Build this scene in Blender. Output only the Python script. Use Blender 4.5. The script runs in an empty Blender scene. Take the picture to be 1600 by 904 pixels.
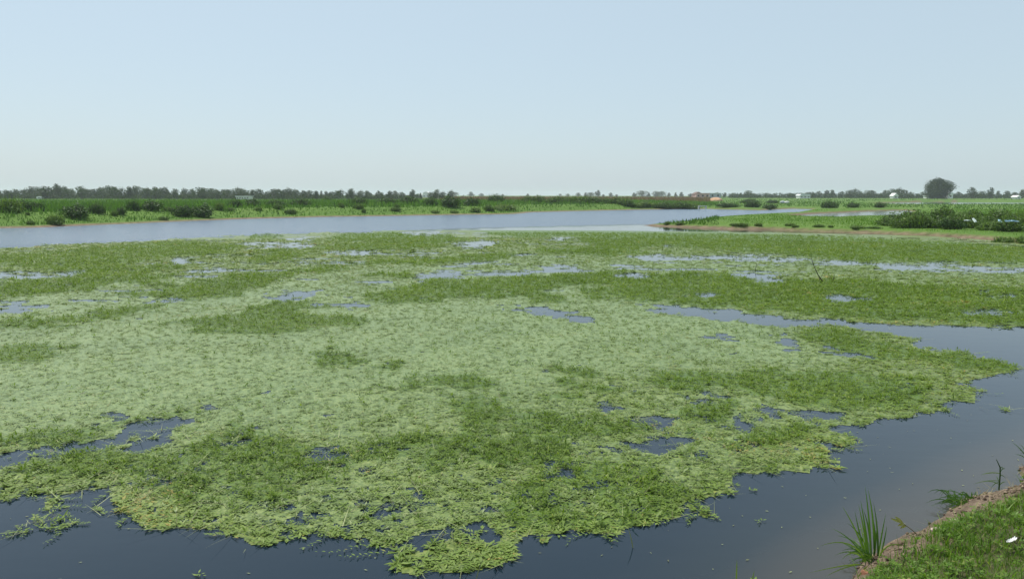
import bpy, bmesh, math, random
import numpy as np
from mathutils import Vector, Matrix

SC = bpy.context.scene
COL = SC.collection
rng = np.random.default_rng(7)
random.seed(7)

# ------------------------------------------------------------------ camera
H_CAM, F_PX, CX, CY = 3.0, 1200.0, 800.0, 452.0      # the photograph is 1600 x 904
PITCH, ROLL = math.radians(7.0), math.radians(0.1)
cam_d = bpy.data.cameras.new('camera')
cam_d.sensor_width = 36.0
cam_d.lens = 36.0 * F_PX / 1600.0
cam_d.clip_start, cam_d.clip_end = 0.1, 12000.0
cam = bpy.data.objects.new('camera', cam_d)
COL.objects.link(cam)
_fw = Vector((0, math.cos(PITCH), -math.sin(PITCH)))
_rt = Vector((1, 0, 0))
_up = _rt.cross(_fw)
_r2 = _rt * math.cos(ROLL) + _up * math.sin(ROLL)
_u2 = _up * math.cos(ROLL) - _rt * math.sin(ROLL)
cam.matrix_world = Matrix(((_r2.x, _u2.x, -_fw.x, 0), (_r2.y, _u2.y, -_fw.y, 0), (_r2.z, _u2.z, -_fw.z, H_CAM), (0, 0, 0, 1)))
SC.camera = cam

# ------------------------------------------------------------------ sky, sun, exposure
SUN_EL, SUN_AZ = math.radians(62), math.radians(-40)    # azimuth clockwise from +Y (the view direction)
w = bpy.data.worlds.new('World'); SC.world = w; w.use_nodes = True
nt = w.node_tree; nt.nodes.clear()
sky = nt.nodes.new('ShaderNodeTexSky'); sky.sky_type = 'NISHITA'; sky.sun_disc = False
sky.sun_elevation = SUN_EL; sky.sun_rotation = SUN_AZ
sky.altitude = 0; sky.air_density = 1.0; sky.dust_density = 1.5; sky.ozone_density = 2.5
hs = nt.nodes.new('ShaderNodeMix'); hs.data_type = 'RGBA'; hs.inputs[0].default_value = 0.65; hs.inputs[7].default_value = (6.0, 7.35, 8.05, 1)   # even white haze over the clear sky
bg = nt.nodes.new('ShaderNodeBackground'); bg.inputs['Strength'].default_value = 0.1
wo = nt.nodes.new('ShaderNodeOutputWorld')
nt.links.new(sky.outputs[0], hs.inputs[6]); nt.links.new(hs.outputs[2], bg.inputs['Color']); nt.links.new(bg.outputs[0], wo.inputs['Surface'])
sl = bpy.data.lights.new('sun', 'SUN'); sl.energy = 4.2; sl.angle = math.radians(0.6); sl.color = (1.0, 0.95, 0.86)
sun = bpy.data.objects.new('sun', sl); COL.objects.link(sun)
sd = Vector((math.sin(SUN_AZ) * math.cos(SUN_EL), math.cos(SUN_AZ) * math.cos(SUN_EL), math.sin(SUN_EL)))
sun.rotation_euler = sd.to_track_quat('Z', 'Y').to_euler(); sun.location = (0, 0, 60)
SC.view_settings.view_transform = 'Standard'; SC.view_settings.look = 'None'
SC.view_settings.exposure = 0.14; SC.view_settings.gamma = 1.0
SC.cycles.volume_bounces = 1
SC.cycles.max_bounces = 8
SC.cycles.transparent_max_bounces = 8

# ------------------------------------------------------------------ pixel <-> place helpers (used once, to find where on the ground things stand)
def G(px, py, z=0.0):
    d = _fw + _r2 * ((px - CX) / F_PX) - _u2 * ((py - CY) / F_PX)
    t = (z - H_CAM) / d.z
    return Vector((d.x * t, d.y * t, z))
def Gd(px, dist, z=0.0):
    """a point in the direction of column px at ground distance dist"""
    d = _fw * 1.0 + _r2 * ((px - CX) / F_PX) - _u2 * ((305 - CY) / F_PX)
    k = dist / d.y
    return Vector((d.x * k, dist, z))
_R = np.array([_r2, _u2, _fw])
def project(x, y, z=0.0):
    p = np.stack([x, y, np.zeros_like(x) + z - H_CAM])
    c = _R @ p.reshape(3, -1)
    zc = np.maximum(c[2], 0.05)
    return (CX + F_PX * c[0] / zc).reshape(x.shape), (CY - F_PX * c[1] / zc).reshape(x.shape)

# ------------------------------------------------------------------ numpy noise
def _hash(ix, iy, s):
    h = (ix.astype(np.int64) * 374761393 + iy.astype(np.int64) * 668265263 + s * 974634777) & 0x7fffffff
    h = ((h ^ (h >> 13)) * 1274126177) & 0x7fffffff
    return ((h ^ (h >> 16)) & 0xffff) / 65535.0
def vnoise(x, y, s=0):
    ix, iy = np.floor(x), np.floor(y)
    fx, fy = x - ix, y - iy
    fx = fx * fx * (3 - 2 * fx); fy = fy * fy * (3 - 2 * fy)
    a, b = _hash(ix, iy, s), _hash(ix + 1, iy, s)
    c, d = _hash(ix, iy + 1, s), _hash(ix + 1, iy + 1, s)
    return (a * (1 - fx) + b * fx) * (1 - fy) + (c * (1 - fx) + d * fx) * fy
def fbm(x, y, s=0, o=4):
    t, a, n = 0, 0.5, 0
    for k in range(o):
        t = t + a * vnoise(x * 2 ** k + 17.3 * k, y * 2 ** k - 9.1 * k, s + k); n += a; a *= 0.5
    return t / n
def smooth(x, a, b):
    t = np.clip((x - a) / (b - a), 0, 1)
    return t * t * (3 - 2 * t)

# ------------------------------------------------------------------ materials
def mat(name):
    m = bpy.data.materials.new(name); m.use_nodes = True
    n = m.node_tree.nodes; n.clear()
    out = n.new('ShaderNodeOutputMaterial')
    return m, n, m.node_tree.links, out
def ramp(n, stops):
    r = n.new('ShaderNodeValToRGB')
    e = r.color_ramp.elements
    while len(e) < len(stops): e.new(0.5)
    for q, (p, c) in zip(e, stops):
        q.position = p; q.color = (c[0], c[1], c[2], 1)
    return r
def noise(n, l, scale, detail=4, rough=0.6, vec=None):
    t = n.new('ShaderNodeTexNoise'); t.inputs['Scale'].default_value = scale
    t.inputs['Detail'].default_value = detail; t.inputs['Roughness'].default_value = rough
    if vec is not None: l.new(vec, t.inputs['Vector'])
    return t
def leafy(name, stops, trans=0.35, rough=0.5, spec=0.35, tscale=1.25, patch=0.0, pscale=0.3, rnd='rnd'):
    """foliage: a colour for each leaf from its stored random value, slow drift over the ground, light passing through"""
    m, n, l, out = mat(name)
    at = n.new('ShaderNodeAttribute'); at.attribute_name = rnd
    src = at.outputs['Fac']
    if patch:
        g = n.new('ShaderNodeNewGeometry')
        nz = noise(n, l, pscale, 3, 0.6, g.outputs['Position'])
        s1 = n.new('ShaderNodeMath'); s1.operation = 'MULTIPLY_ADD'; s1.inputs[1].default_value = patch * 2; s1.inputs[2].default_value = -patch
        l.new(nz.outputs['Fac'], s1.inputs[0])
        s2 = n.new('ShaderNodeMath'); s2.operation = 'ADD'; s2.use_clamp = True
        l.new(s1.outputs[0], s2.inputs[0]); l.new(src, s2.inputs[1]); src = s2.outputs[0]
    r = ramp(n, stops); l.new(src, r.inputs[0])
    p = n.new('ShaderNodeBsdfPrincipled')
    p.inputs['Roughness'].default_value = rough; p.inputs['Specular IOR Level'].default_value = spec
    l.new(r.outputs[0], p.inputs['Base Color'])
    t = n.new('ShaderNodeBsdfTranslucent')
    tm = n.new('ShaderNodeMix'); tm.data_type = 'RGBA'; tm.blend_type = 'MULTIPLY'; tm.inputs[0].default_value = 1.0
    l.new(r.outputs[0], tm.inputs[6]); tm.inputs[7].default_value = (tscale * 1.05, tscale * 1.1, tscale * 0.45, 1)
    l.new(tm.outputs[2], t.inputs['Color'])
    mx = n.new('ShaderNodeMixShader'); mx.inputs[0].default_value = trans
    l.new(p.outputs[0], mx.inputs[1]); l.new(t.outputs[0], mx.inputs[2]); l.new(mx.outputs[0], out.inputs['Surface'])
    return m
def plain(name, c1, c2, scale=8.0, rough=0.8, bump=0.0, spec=0.3):
    m, n, l, out = mat(name)
    tc = n.new('ShaderNodeTexCoord')
    t = noise(n, l, scale, 6, 0.65, tc.outputs['Object'])
    r = ramp(n, [(0.3, c1), (0.7, c2)]); l.new(t.outputs['Fac'], r.inputs[0])
    p = n.new('ShaderNodeBsdfPrincipled'); p.inputs['Roughness'].default_value = rough; p.inputs['Specular IOR Level'].default_value = spec
    l.new(r.outputs[0], p.inputs['Base Color'])
    if bump:
        b = n.new('ShaderNodeBump'); b.inputs['Strength'].default_value = bump; b.inputs['Distance'].default_value = 0.02
        l.new(t.outputs['Fac'], b.inputs['Height']); l.new(b.outputs[0], p.inputs['Normal'])
    l.new(p.outputs[0], out.inputs['Surface'])
    return m

M = {}
M['float_sheen'] = leafy('sheen_floating_leaf', [(0.0, (0.075, 0.122, 0.028)), (0.25, (0.125, 0.187, 0.048)), (0.6, (0.17, 0.24, 0.068)), (0.93, (0.228, 0.287, 0.094)), (1.0, (0.28, 0.26, 0.10))], 0.2, 0.5, 0.3, 1.0, 0.2, 0.6)  # paler leaf colour with the reflected sky painted in
M['float'] = leafy('floating_leaf', [(0.0, (0.07, 0.12, 0.014)), (0.25, (0.12, 0.19, 0.028)), (0.6, (0.165, 0.25, 0.046)), (0.93, (0.23, 0.305, 0.07)), (1.0, (0.30, 0.25, 0.06))], 0.22, 0.55, 0.25, 1.0, 0.2, 0.6)
M['shoot'] = leafy('weed_shoot', [(0.0, (0.06, 0.11, 0.012)), (0.4, (0.11, 0.185, 0.020)), (0.75, (0.165, 0.25, 0.034)), (1.0, (0.27, 0.32, 0.065))], 0.35, 0.55, 0.2, 1.2, 0.18, 0.35)
M['stem'] = leafy('weed_stem', [(0.0, (0.10, 0.085, 0.04)), (0.3, (0.15, 0.17, 0.06)), (1.0, (0.30, 0.33, 0.14))], 0.0, 0.5)
M['grass'] = leafy('bank_grass', [(0.0, (0.045, 0.09, 0.012)), (0.45, (0.095, 0.19, 0.02)), (0.85, (0.16, 0.27, 0.035)), (1.0, (0.32, 0.31, 0.11))], 0.4, 0.5, 0.3, 1.3, 0.15, 1.5)
M['far_grass'] = leafy('far_grass', [(0.0, (0.045, 0.085, 0.02)), (0.45, (0.075, 0.16, 0.026)), (0.85, (0.12, 0.235, 0.04)), (1.0, (0.2, 0.24, 0.07))], 0.35, 0.6, 0.2, 1.2, 0.3, 0.08)
M['bright_grass'] = leafy('bright_grass', [(0.0, (0.055, 0.12, 0.014)), (0.5, (0.10, 0.205, 0.02)), (1.0, (0.18, 0.29, 0.045))], 0.4, 0.6, 0.2, 1.2, 0.25, 0.1)
M['crop'] = leafy('dry_crop', [(0.0, (0.13, 0.085, 0.045)), (0.6, (0.21, 0.14, 0.075)), (1.0, (0.28, 0.22, 0.11))], 0.2, 0.7, 0.1, 1.0, 0.2, 0.02)
M['tree_leaf'] = leafy('tree_leaf', [(0.0, (0.022, 0.040, 0.016)), (0.6, (0.038, 0.064, 0.024)), (1.0, (0.062, 0.092, 0.034))], 0.22, 0.6, 0.15, 1.0)
M['tree_leaf_pale'] = leafy('tree_leaf_pale', [(0.0, (0.030, 0.055, 0.022)), (0.6, (0.05, 0.085, 0.032)), (1.0, (0.08, 0.12, 0.045))], 0.25, 0.6, 0.15, 1.0)
M['bush_leaf'] = leafy('bush_leaf', [(0.0, (0.020, 0.046, 0.012)), (0.5, (0.045, 0.095, 0.02)), (1.0, (0.09, 0.16, 0.035))], 0.3, 0.55, 0.25, 1.1)
M['clod'] = leafy('soil_clod', [(0.0, (0.06, 0.042, 0.03)), (0.6, (0.16, 0.115, 0.082)), (1.0, (0.32, 0.25, 0.18))], 0.0, 0.9, 0.1)
M['straw'] = leafy('dry_straw', [(0.0, (0.10, 0.10, 0.035)), (0.5, (0.2, 0.17, 0.085)), (1.0, (0.34, 0.28, 0.15))], 0.15, 0.7, 0.15)
M['bush_mid'] = leafy('bush_leaf_mid', [(0.0, (0.035, 0.075, 0.015)), (0.5, (0.075, 0.14, 0.025)), (1.0, (0.13, 0.21, 0.04))], 0.35, 0.55, 0.25, 1.1)
M['bush_pale'] = leafy('bush_leaf_pale', [(0.0, (0.06, 0.11, 0.03)), (0.5, (0.11, 0.185, 0.04)), (1.0, (0.17, 0.26, 0.06))], 0.35, 0.55, 0.25, 1.1)
M['reed'] = leafy('reed_leaf', [(0.0, (0.045, 0.105, 0.018)), (0.5, (0.085, 0.185, 0.03)), (1.0, (0.20, 0.28, 0.06))], 0.4, 0.4, 0.4, 1.3)
M['bark'] = plain('bark', (0.05, 0.04, 0.03), (0.11, 0.09, 0.07), 6, 0.9, 0.4)
M['twig'] = plain('dead_twig', (0.02, 0.018, 0.014), (0.06, 0.05, 0.04), 12, 0.9)
M['white_wall'] = plain('white_plaster', (0.66, 0.66, 0.64), (0.8, 0.8, 0.78), 0.6, 0.85)
M['pink_wall'] = plain('pink_brick', (0.42, 0.28, 0.24), (0.62, 0.46, 0.42), 0.5, 0.9)
M['grey_roof'] = plain('grey_sheet_roof', (0.30, 0.34, 0.38), (0.42, 0.46, 0.5), 0.5, 0.6)
M['pale_roof'] = plain('pale_sheet_roof', (0.55, 0.58, 0.6), (0.7, 0.72, 0.74), 0.5, 0.6)
M['dark_roof'] = plain('dark_tile_roof', (0.12, 0.08, 0.07), (0.2, 0.14, 0.12), 0.8, 0.85)
M['dark_glass'] = plain('window_dark', (0.02, 0.025, 0.03), (0.04, 0.045, 0.05), 2, 0.2, 0, 0.5)
M['soil'] = plain('orange_soil', (0.42, 0.25, 0.14), (0.55, 0.36, 0.22), 0.6, 0.95, 0.3)
M['concrete'] = plain('pale_concrete', (0.42, 0.42, 0.38), (0.58, 0.58, 0.54), 2, 0.9)
M['stone'] = plain('pale_stone', (0.38, 0.30, 0.25), (0.55, 0.46, 0.4), 14, 0.9, 0.5)
M['brick'] = plain('red_brick', (0.24, 0.10, 0.06), (0.36, 0.18, 0.11), 20, 0.9, 0.5)
M['litter'] = plain('white_paper', (0.62, 0.62, 0.60), (0.78, 0.78, 0.77), 10, 0.6)
M['white_plastic'] = plain('white_plastic', (0.5, 0.6, 0.56), (0.7, 0.78, 0.74), 3, 0.4)
M['blue_plastic'] = plain('blue_plastic', (0.16, 0.34, 0.48), (0.34, 0.52, 0.62), 3, 0.4)
M['yellow_leaf'] = plain('yellowed_leaf', (0.3, 0.32, 0.06), (0.45, 0.45, 0.12), 20, 0.6)

# ------------------------------------------------------------------ object helpers
def mesh_np(name, verts, faces, m, parent=None, rnd=None, attrs=None, smooth_shade=False):
    """one mesh from numpy arrays (faces: n x 3 or n x 4)"""
    verts = np.asarray(verts, dtype=np.float32); faces = np.asarray(faces, dtype=np.int32)
    me = bpy.data.meshes.new(name)
    k = faces.shape[1]
    me.vertices.add(len(verts)); me.vertices.foreach_set('co', verts.ravel())
    me.loops.add(faces.size); me.loops.foreach_set('vertex_index', faces.ravel())
    me.polygons.add(len(faces))
    me.polygons.foreach_set('loop_start', np.arange(0, faces.size, k, dtype=np.int32))
    if smooth_shade: me.polygons.foreach_set('use_smooth', np.ones(len(faces), dtype=bool))
    A = dict(attrs or {})
    if rnd is not None: A['rnd'] = rnd
    for an, av in A.items():
        a = me.attributes.new(an, 'FLOAT', 'POINT'); a.data.foreach_set('value', np.asarray(av, dtype=np.float32))
    me.update(calc_edges=True); me.validate()
    if m is not None: me.materials.append(m)
    o = bpy.data.objects.new(name, me); COL.objects.link(o)
    if parent is not None: o.parent = parent
    return o
def tag(o, label=None, cat=None, group=None, kind=None):
    for k, v in (('label', label), ('category', cat), ('group', group), ('kind', kind)):
        if v: o[k] = v
    return o
def empty(name, loc, label, cat, group=None, rz=0.0, scale=1.0):
    o = bpy.data.objects.new(name, None); COL.objects.link(o)
    o.location = loc; o.rotation_euler = (0, 0, rz)
    o.scale = (scale,) * 3 if isinstance(scale, (int, float)) else scale
    o.empty_display_size = 0.2
    return tag(o, label, cat, group)
def copy_tree(o, loc, rz, scale, label, group=None):
    c = o.copy(); COL.objects.link(c); c.location = loc; c.rotation_euler = (0, 0, rz); c.scale = scale
    c['label'] = label
    if group: c['group'] = group
    elif 'group' in c: del c['group']
    for ch in CHILD.get(o.name, []):
        d = ch.copy(); COL.objects.link(d); d.parent = c
    return c
CHILD = {}
class MB:
    """collects simple solids into one mesh"""
    def __init__(s): s.bm = bmesh.new()
    def box(s, c, size, rz=0.0):
        r = bmesh.ops.create_cube(s.bm, size=1.0)
        bmesh.ops.scale(s.bm, vec=size, verts=r['verts'])
        bmesh.ops.rotate(s.bm, cent=(0, 0, 0), matrix=Matrix.Rotation(rz, 3, 'Z'), verts=r['verts'])
        bmesh.ops.translate(s.bm, vec=c, verts=r['verts']); return s
    def tube(s, pts, rad, n=6):
        pts = [Vector(p) for p in pts]; rings = []
        for i, p in enumerate(pts):
            d = (pts[min(i + 1, len(pts) - 1)] - pts[max(i - 1, 0)]).normalized()
            a = d.orthogonal().normalized(); b = d.cross(a)
            r = rad[i] if isinstance(rad, (list, tuple)) else rad
            rings.append([s.bm.verts.new(p + (a * math.cos(6.2832 * k / n) + b * math.sin(6.2832 * k / n)) * r) for k in range(n)])
        for A, B in zip(rings, rings[1:]):
            for k in range(n): s.bm.faces.new((A[k], A[(k + 1) % n], B[(k + 1) % n], B[k]))
        s.bm.faces.new(rings[0][::-1]); s.bm.faces.new(rings[-1]); return s
    def prism(s, poly, y0, y1):
        """polygon in x,z pushed from y0 to y1"""
        a = [s.bm.verts.new((x, y0, z)) for x, z in poly]; b = [s.bm.verts.new((x, y1, z)) for x, z in poly]
        s.bm.faces.new(a); s.bm.faces.new(b[::-1])
        for i in range(len(poly)):
            j = (i + 1) % len(poly); s.bm.faces.new((a[i], b[i], b[j], a[j]))
        return s
    def build(s, name, m, parent=None, smooth_shade=False):
        bmesh.ops.recalc_face_normals(s.bm, faces=s.bm.faces)
        me = bpy.data.meshes.new(name); s.bm.to_mesh(me); s.bm.free()
        me.materials.append(m)
        if smooth_shade:
            for p in me.polygons: p.use_smooth = True
        o = bpy.data.objects.new(name, me); COL.objects.link(o)
        if parent is not None: o.parent = parent
        return o

# ------------------------------------------------------------------ where water and land lie
def gpoly(pts): return np.array([G(x, y)[:2] for x, y in pts])
far_shore = [(-900, 412), (-500, 384), (-200, 365), (0, 356.5), (60, 355.5), (100, 353.5), (150, 351.5), (200, 349.5), (300, 345), (400, 341.5), (500, 339), (600, 337.5),
             (700, 335.8), (735, 335.2), (770, 335), (805, 334.2), (818, 333), (830, 331.6), (900, 329.8), (1000, 327.6), (1050, 326.8), (1100, 326.4), (1150, 327.6), (1190, 328.6),
             (1212, 327.2), (1240, 326.2), (1272, 327)]
pen_far = [(1262, 330), (1240, 334), (1205, 335.6), (1130, 340), (1100, 342.5), (1080, 347.5), (1050, 349.5), (1003, 352.3)]
pen_near = [(1050, 354.5), (1100, 356.5), (1150, 358.5), (1200, 358.8), (1250, 361), (1300, 362.8), (1350, 364.2), (1400, 366.5), (1450, 368.5), (1500, 371.5), (1550, 375.5),
            (1600, 380), (1700, 390), (1900, 415), (2400, 480)]
WAT = [np.vstack([gpoly(far_shore), gpoly(pen_far), gpoly(pen_near), np.array([[60, -5], [60, -60], [-120, -60], [-120, 10]])]),
       gpoly([(1234, 337.5), (1270, 334), (1320, 332), (1360, 330), (1410, 328.5), (1430, 331), (1400, 338.5), (1360, 340.2), (1320, 340.2), (1300, 342.4), (1270, 341), (1250, 340.4)]),
       gpoly([(1360, 317.6), (1420, 316.0), (1500, 315.6), (1590, 316.0), (1640, 317.0), (1600, 320.0), (1500, 320.6), (1420, 320.6), (1380, 319.4)])]
def inside(P, x, y):
    r = np.zeros(x.shape, bool); n = len(P)
    for i in range(n):
        x1, y1 = P[i]; x2, y2 = P[(i + 1) % n]
        if y1 == y2: continue
        r ^= ((y1 > y) != (y2 > y)) & (x < (x2 - x1) * (y - y1) / (y2 - y1) + x1)
    return r
def segdist(P, x, y, closed=True):
    d = np.full(x.shape, 1e9); n = len(P)
    for i in range(n if closed else n - 1):
        a = P[i]; b = P[(i + 1) % n]; v = b - a; L = v @ v + 1e-9
        t = np.clip(((x - a[0]) * v[0] + (y - a[1]) * v[1]) / L, 0, 1)
        d = np.minimum(d, (x - a[0] - t * v[0]) ** 2 + (y - a[1] - t * v[1]) ** 2)
    return np.sqrt(d)
def land_sd(x, y):
    """metres inland (+) or out in the water (-)"""
    wob = (fbm(x * 0.25, y * 0.25, 3) - 0.5) * 1.2
    s = np.full(x.shape, 1e9); w_in = np.zeros(x.shape, bool)
    for P in WAT:
        s = np.minimum(s, segdist(P, x, y)); w_in |= inside(P, x, y)
    s = np.where(w_in, -s, s)
    return s + wob * smooth(np.abs(s), -0.5, 3) * 0.8
def rightness(x, y):
    """0 on the far left bank, 1 on the low spit and fields of the right"""
    return smooth(x / np.maximum(y, 1.0), 0.14, 0.33)
def land_z(x, y, s=None):
    if s is None: s = land_sd(x, y)
    r = np.hypot(x, y); R = rightness(x, y)
    hum = fbm(x * 0.12, y * 0.12, 11) - 0.5
    left = 0.16 * smooth(s, 0, 1.2) + 1.0 * smooth(s, 1.2 + hum * 1.5, 7.5) + 0.22 * smooth(s, 7, 25) - 0.45 * smooth(r, 150, 330)
    near_spit = smooth(-r, -140, -90)
    right = 0.30 * smooth(s, 0, 0.6) + 0.14 * smooth(s, 0.7, 4) + 0.75 * smooth(r, 300, 480)
    z = left * (1 - R) + right * R + (hum * 0.16 + (fbm(x * 0.7, y * 0.7, 5) - .5) * 0.08) * smooth(s, 0.3, 3)
    z += 0.12 * smooth(r, 420, 900)
    bed = -0.7 * smooth(-s, 0, 3) - 0.02
    return np.where(s > 0, np.maximum(z, 0.015 + 0.02 * np.clip(s, 0, 1)), bed)

angs = np.radians(np.concatenate([np.arange(-180, -46, 4.0), np.arange(-46, 46, 0.25), np.arange(46, 180, 4.0)]))
def polar(rad, angs, close=True):
    T, Rr = np.meshgrid(angs, rad, indexing='ij')
    X, Y = Rr * np.sin(T), Rr * np.cos(T)
    na, nr = len(angs), len(rad)
    i, j = np.meshgrid(np.arange(na if close else na - 1), np.arange(nr - 1), indexing='ij')
    i2 = (i + 1) % na
    F = np.stack([i * nr + j, i * nr + j + 1, i2 * nr + j + 1, i2 * nr + j], -1).reshape(-1, 4)
    return X.ravel(), Y.ravel(), F

# --- ground sheet: riverbed, far bank, spit, fields to the horizon
rad = np.concatenate([np.geomspace(0.5, 30, 40), np.geomspace(31, 420, 330), np.geomspace(430, 3000, 70)])
gx, gy, gf = polar(rad, angs)
gs = land_sd(gx, gy); gz = land_z(gx, gy, gs)
qx, qy = project(gx, gy, gz)
_sw = 1 - 0.5 * rightness(gx, gy)
sand = smooth(gs, -1.0, 0.0) * (1 - smooth(gs, 0.5 * _sw, 1.3 * _sw)) * (1 - 0.55 * fbm(gx * 0.15, gy * 0.15, 23)) * 1.3
gr = np.hypot(gx, gy)
red = smooth(gr, 300, 340) * (1 - smooth(gr, 700, 800)) * smooth(gx / np.maximum(gy, 1), -0.14, -0.06) * (1 - smooth(gx / np.maximum(gy, 1), 0.23, 0.27))
m, n, l, out = mat('ground_soil_and_grass')
geo = n.new('ShaderNodeNewGeometry')
n1 = noise(n, l, 0.06, 6, 0.6, geo.outputs['Position']); n2 = noise(n, l, 1.3, 6, 0.7, geo.outputs['Position'])
av = n.new('ShaderNodeMath'); av.operation = 'MULTIPLY_ADD'; av.inputs[1].default_value = 0.5; l.new(n2.outputs['Fac'], av.inputs[0])
hv = n.new('ShaderNodeMath'); hv.operation = 'MULTIPLY'; hv.inputs[1].default_value = 0.5; l.new(n1.outputs['Fac'], hv.inputs[0]); l.new(hv.outputs[0], av.inputs[2])
rg = ramp(n, [(0.3, (0.06, 0.11, 0.022)), (0.5, (0.09, 0.165, 0.03)), (0.68, (0.14, 0.195, 0.05))]); l.new(av.outputs[0], rg.inputs[0])
rsd = ramp(n, [(0.3, (0.09, 0.062, 0.042)), (0.7, (0.25, 0.185, 0.13))]); l.new(n2.outputs['Fac'], rsd.inputs[0])
rrd = ramp(n, [(0.3, (0.12, 0.09, 0.045)), (0.7, (0.19, 0.14, 0.075))]); l.new(n1.outputs['Fac'], rrd.inputs[0])
a1 = n.new('ShaderNodeAttribute'); a1.attribute_name = 'sand'
a2 = n.new('ShaderNodeAttribute'); a2.attribute_name = 'red'
x1 = n.new('ShaderNodeMix'); x1.data_type = 'RGBA'; l.new(a2.outputs['Fac'], x1.inputs[0]); l.new(rg.outputs[0], x1.inputs[6]); l.new(rrd.outputs[0], x1.inputs[7])
x2 = n.new('ShaderNodeMix'); x2.data_type = 'RGBA'; l.new(a1.outputs['Fac'], x2.inputs[0]); l.new(x1.outputs[2], x2.inputs[6]); l.new(rsd.outputs[0], x2.inputs[7])
p = n.new('ShaderNodeBsdfPrincipled'); p.inputs['Roughness'].default_value = 0.95; p.inputs['Specular IOR Level'].default_value = 0.1
l.new(x2.outputs[2], p.inputs['Base Color']); l.new(p.outputs[0], out.inputs['Surface'])
tag(mesh_np('ground', np.stack([gx, gy, gz], 1), gf, m, None, None, {'sand': np.clip(sand, 0, 1), 'red': np.clip(red, 0, 1)}, True), 'green far banks, spit and fields running to the horizon', None, None, 'structure')

# --- near bank the photographer stands on
shore_px = [(1250, 985), (1300, 935), (1339, 898), (1362, 878), (1382, 863), (1397, 855), (1434, 832), (1466, 815), (1484, 802), (1524, 781), (1545, 768), (1574, 749), (1601, 734), (1660, 704)]
sp = gpoly(shore_px)
d0 = (sp[0] - sp[3]); d0 /= np.linalg.norm(d0); d1 = (sp[-1] - sp[-4]); d1 /= np.linalg.norm(d1)
SHORE = np.vstack([sp[0] + d0 * 40, sp[0] + d0 * 8, sp, sp[-1] + d1 * 6, sp[-1] + d1 * 60])
def resample(P, step):
    L = np.concatenate([[0], np.cumsum(np.linalg.norm(np.diff(P, axis=0), axis=1))])
    t = np.arange(0, L[-1], step)
    return np.stack([np.interp(t, L, P[:, 0]), np.interp(t, L, P[:, 1])], 1)
ND = np.array([d1[1], -d1[0]])                       # inland direction
if ND @ (np.array([0.0, 0.0]) - sp[5]) < 0: ND = -ND
def bank_sd(x, y):
    """metres inland from the near waterline"""
    d = segdist(SHORE, x, y, False)
    P = np.vstack([SHORE, SHORE[-1] + ND * 80, SHORE[0] + ND * 80])
    return np.where(inside(P, x, y), d, -d)
def bank_z(x, y, s=None):
    if s is None: s = bank_sd(x, y)
    s = s + (fbm(x * 3, y * 3, 41) - .5) * 0.12 * smooth(np.abs(s), 0, .3)
    s = s + (fbm(x * 1.3, y * 1.3, 45, 3) - .5) * 0.5 * smooth(-np.abs(s), -0.6, 0)
    z = 0.03 * smooth(s, 0, 0.10) + 0.20 * smooth(s, 0.08, 0.55) + 0.15 * np.clip(s, 0, 1.4) + 0.55 * np.clip(s - 1.4, 0, 2.2) + (fbm(x * 2, y * 2, 43) - .5) * 0.1 * smooth(s, 0.1, 0.6) + (fbm(x * 9, y * 9, 44) - .5) * 0.075 * smooth(s, 0.0, 0.2)
    return np.where(s > 0, z + 0.003, -0.55 * np.clip(-s, 0, 1.0) - 0.003)
fine = sp[0] + d0 * 1.0
seg = resample(np.vstack([fine, sp, sp[-1] + d1 * 3]), 0.04)
S = np.concatenate([np.arange(-1.2, 0.8, 0.04), np.arange(0.8, 2.4, 0.1), np.arange(2.4, 14, 0.5)])
I, J = np.meshgrid(np.arange(len(seg)), np.arange(len(S)), indexing='ij')
bx_ = seg[I, 0] + ND[0] * S[J]; by_ = seg[I, 1] + ND[1] * S[J]
# coarse tails along the shore on both sides of the finely meshed stretch
tl = resample(np.vstack([sp[0] + d0 * 40, fine]), 0.8)[:-1]; tr = resample(np.vstack([sp[-1] + d1 * 3, sp[-1] + d1 * 60]), 0.8)[1:]
allp = np.vstack([tl, seg, tr])
I, J = np.meshgrid(np.arange(len(allp)), np.arange(len(S)), indexing='ij')
bx_ = (allp[I, 0] + ND[0] * S[J]).ravel(); by_ = (allp[I, 1] + ND[1] * S[J]).ravel()
bs = bank_sd(bx_, by_); bz_ = bank_z(bx_, by_, bs)
i, j = np.meshgrid(np.arange(len(allp) - 1), np.arange(len(S) - 1), indexing='ij'); q = len(S)
bf = np.stack([i * q + j, (i + 1) * q + j, (i + 1) * q + j + 1, i * q + j + 1], -1).reshape(-1, 4)
def turf(x, y, s=None):
    """where grass roots on the near bank, 0..1"""
    if s is None: s = bank_sd(x, y)
    return smooth(s + (fbm(x * 1.8, y * 1.8, 51, 5) - .5) * 1.1, 0.24, 0.42)
m, n, l, out = mat('bank_soil')
geo = n.new('ShaderNodeNewGeometry')
n1 = noise(n, l, 9, 8, 0.7, geo.outputs['Position']); n2 = noise(n, l, 1.6, 5, 0.6, geo.outputs['Position'])
rs = ramp(n, [(0.28, (0.055, 0.04, 0.029)), (0.5, (0.13, 0.095, 0.068)), (0.78, (0.26, 0.2, 0.145))]); l.new(n1.outputs['Fac'], rs.inputs[0])
rt_ = ramp(n, [(0.3, (0.05, 0.06, 0.022)), (0.7, (0.09, 0.085, 0.04))]); l.new(n1.outputs['Fac'], rt_.inputs[0])
a1 = n.new('ShaderNodeAttribute'); a1.attribute_name = 'turf'
x2 = n.new('ShaderNodeMix'); x2.data_type = 'RGBA'; l.new(a1.outputs['Fac'], x2.inputs[0]); l.new(rs.outputs[0], x2.inputs[6]); l.new(rt_.outputs[0], x2.inputs[7])
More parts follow.
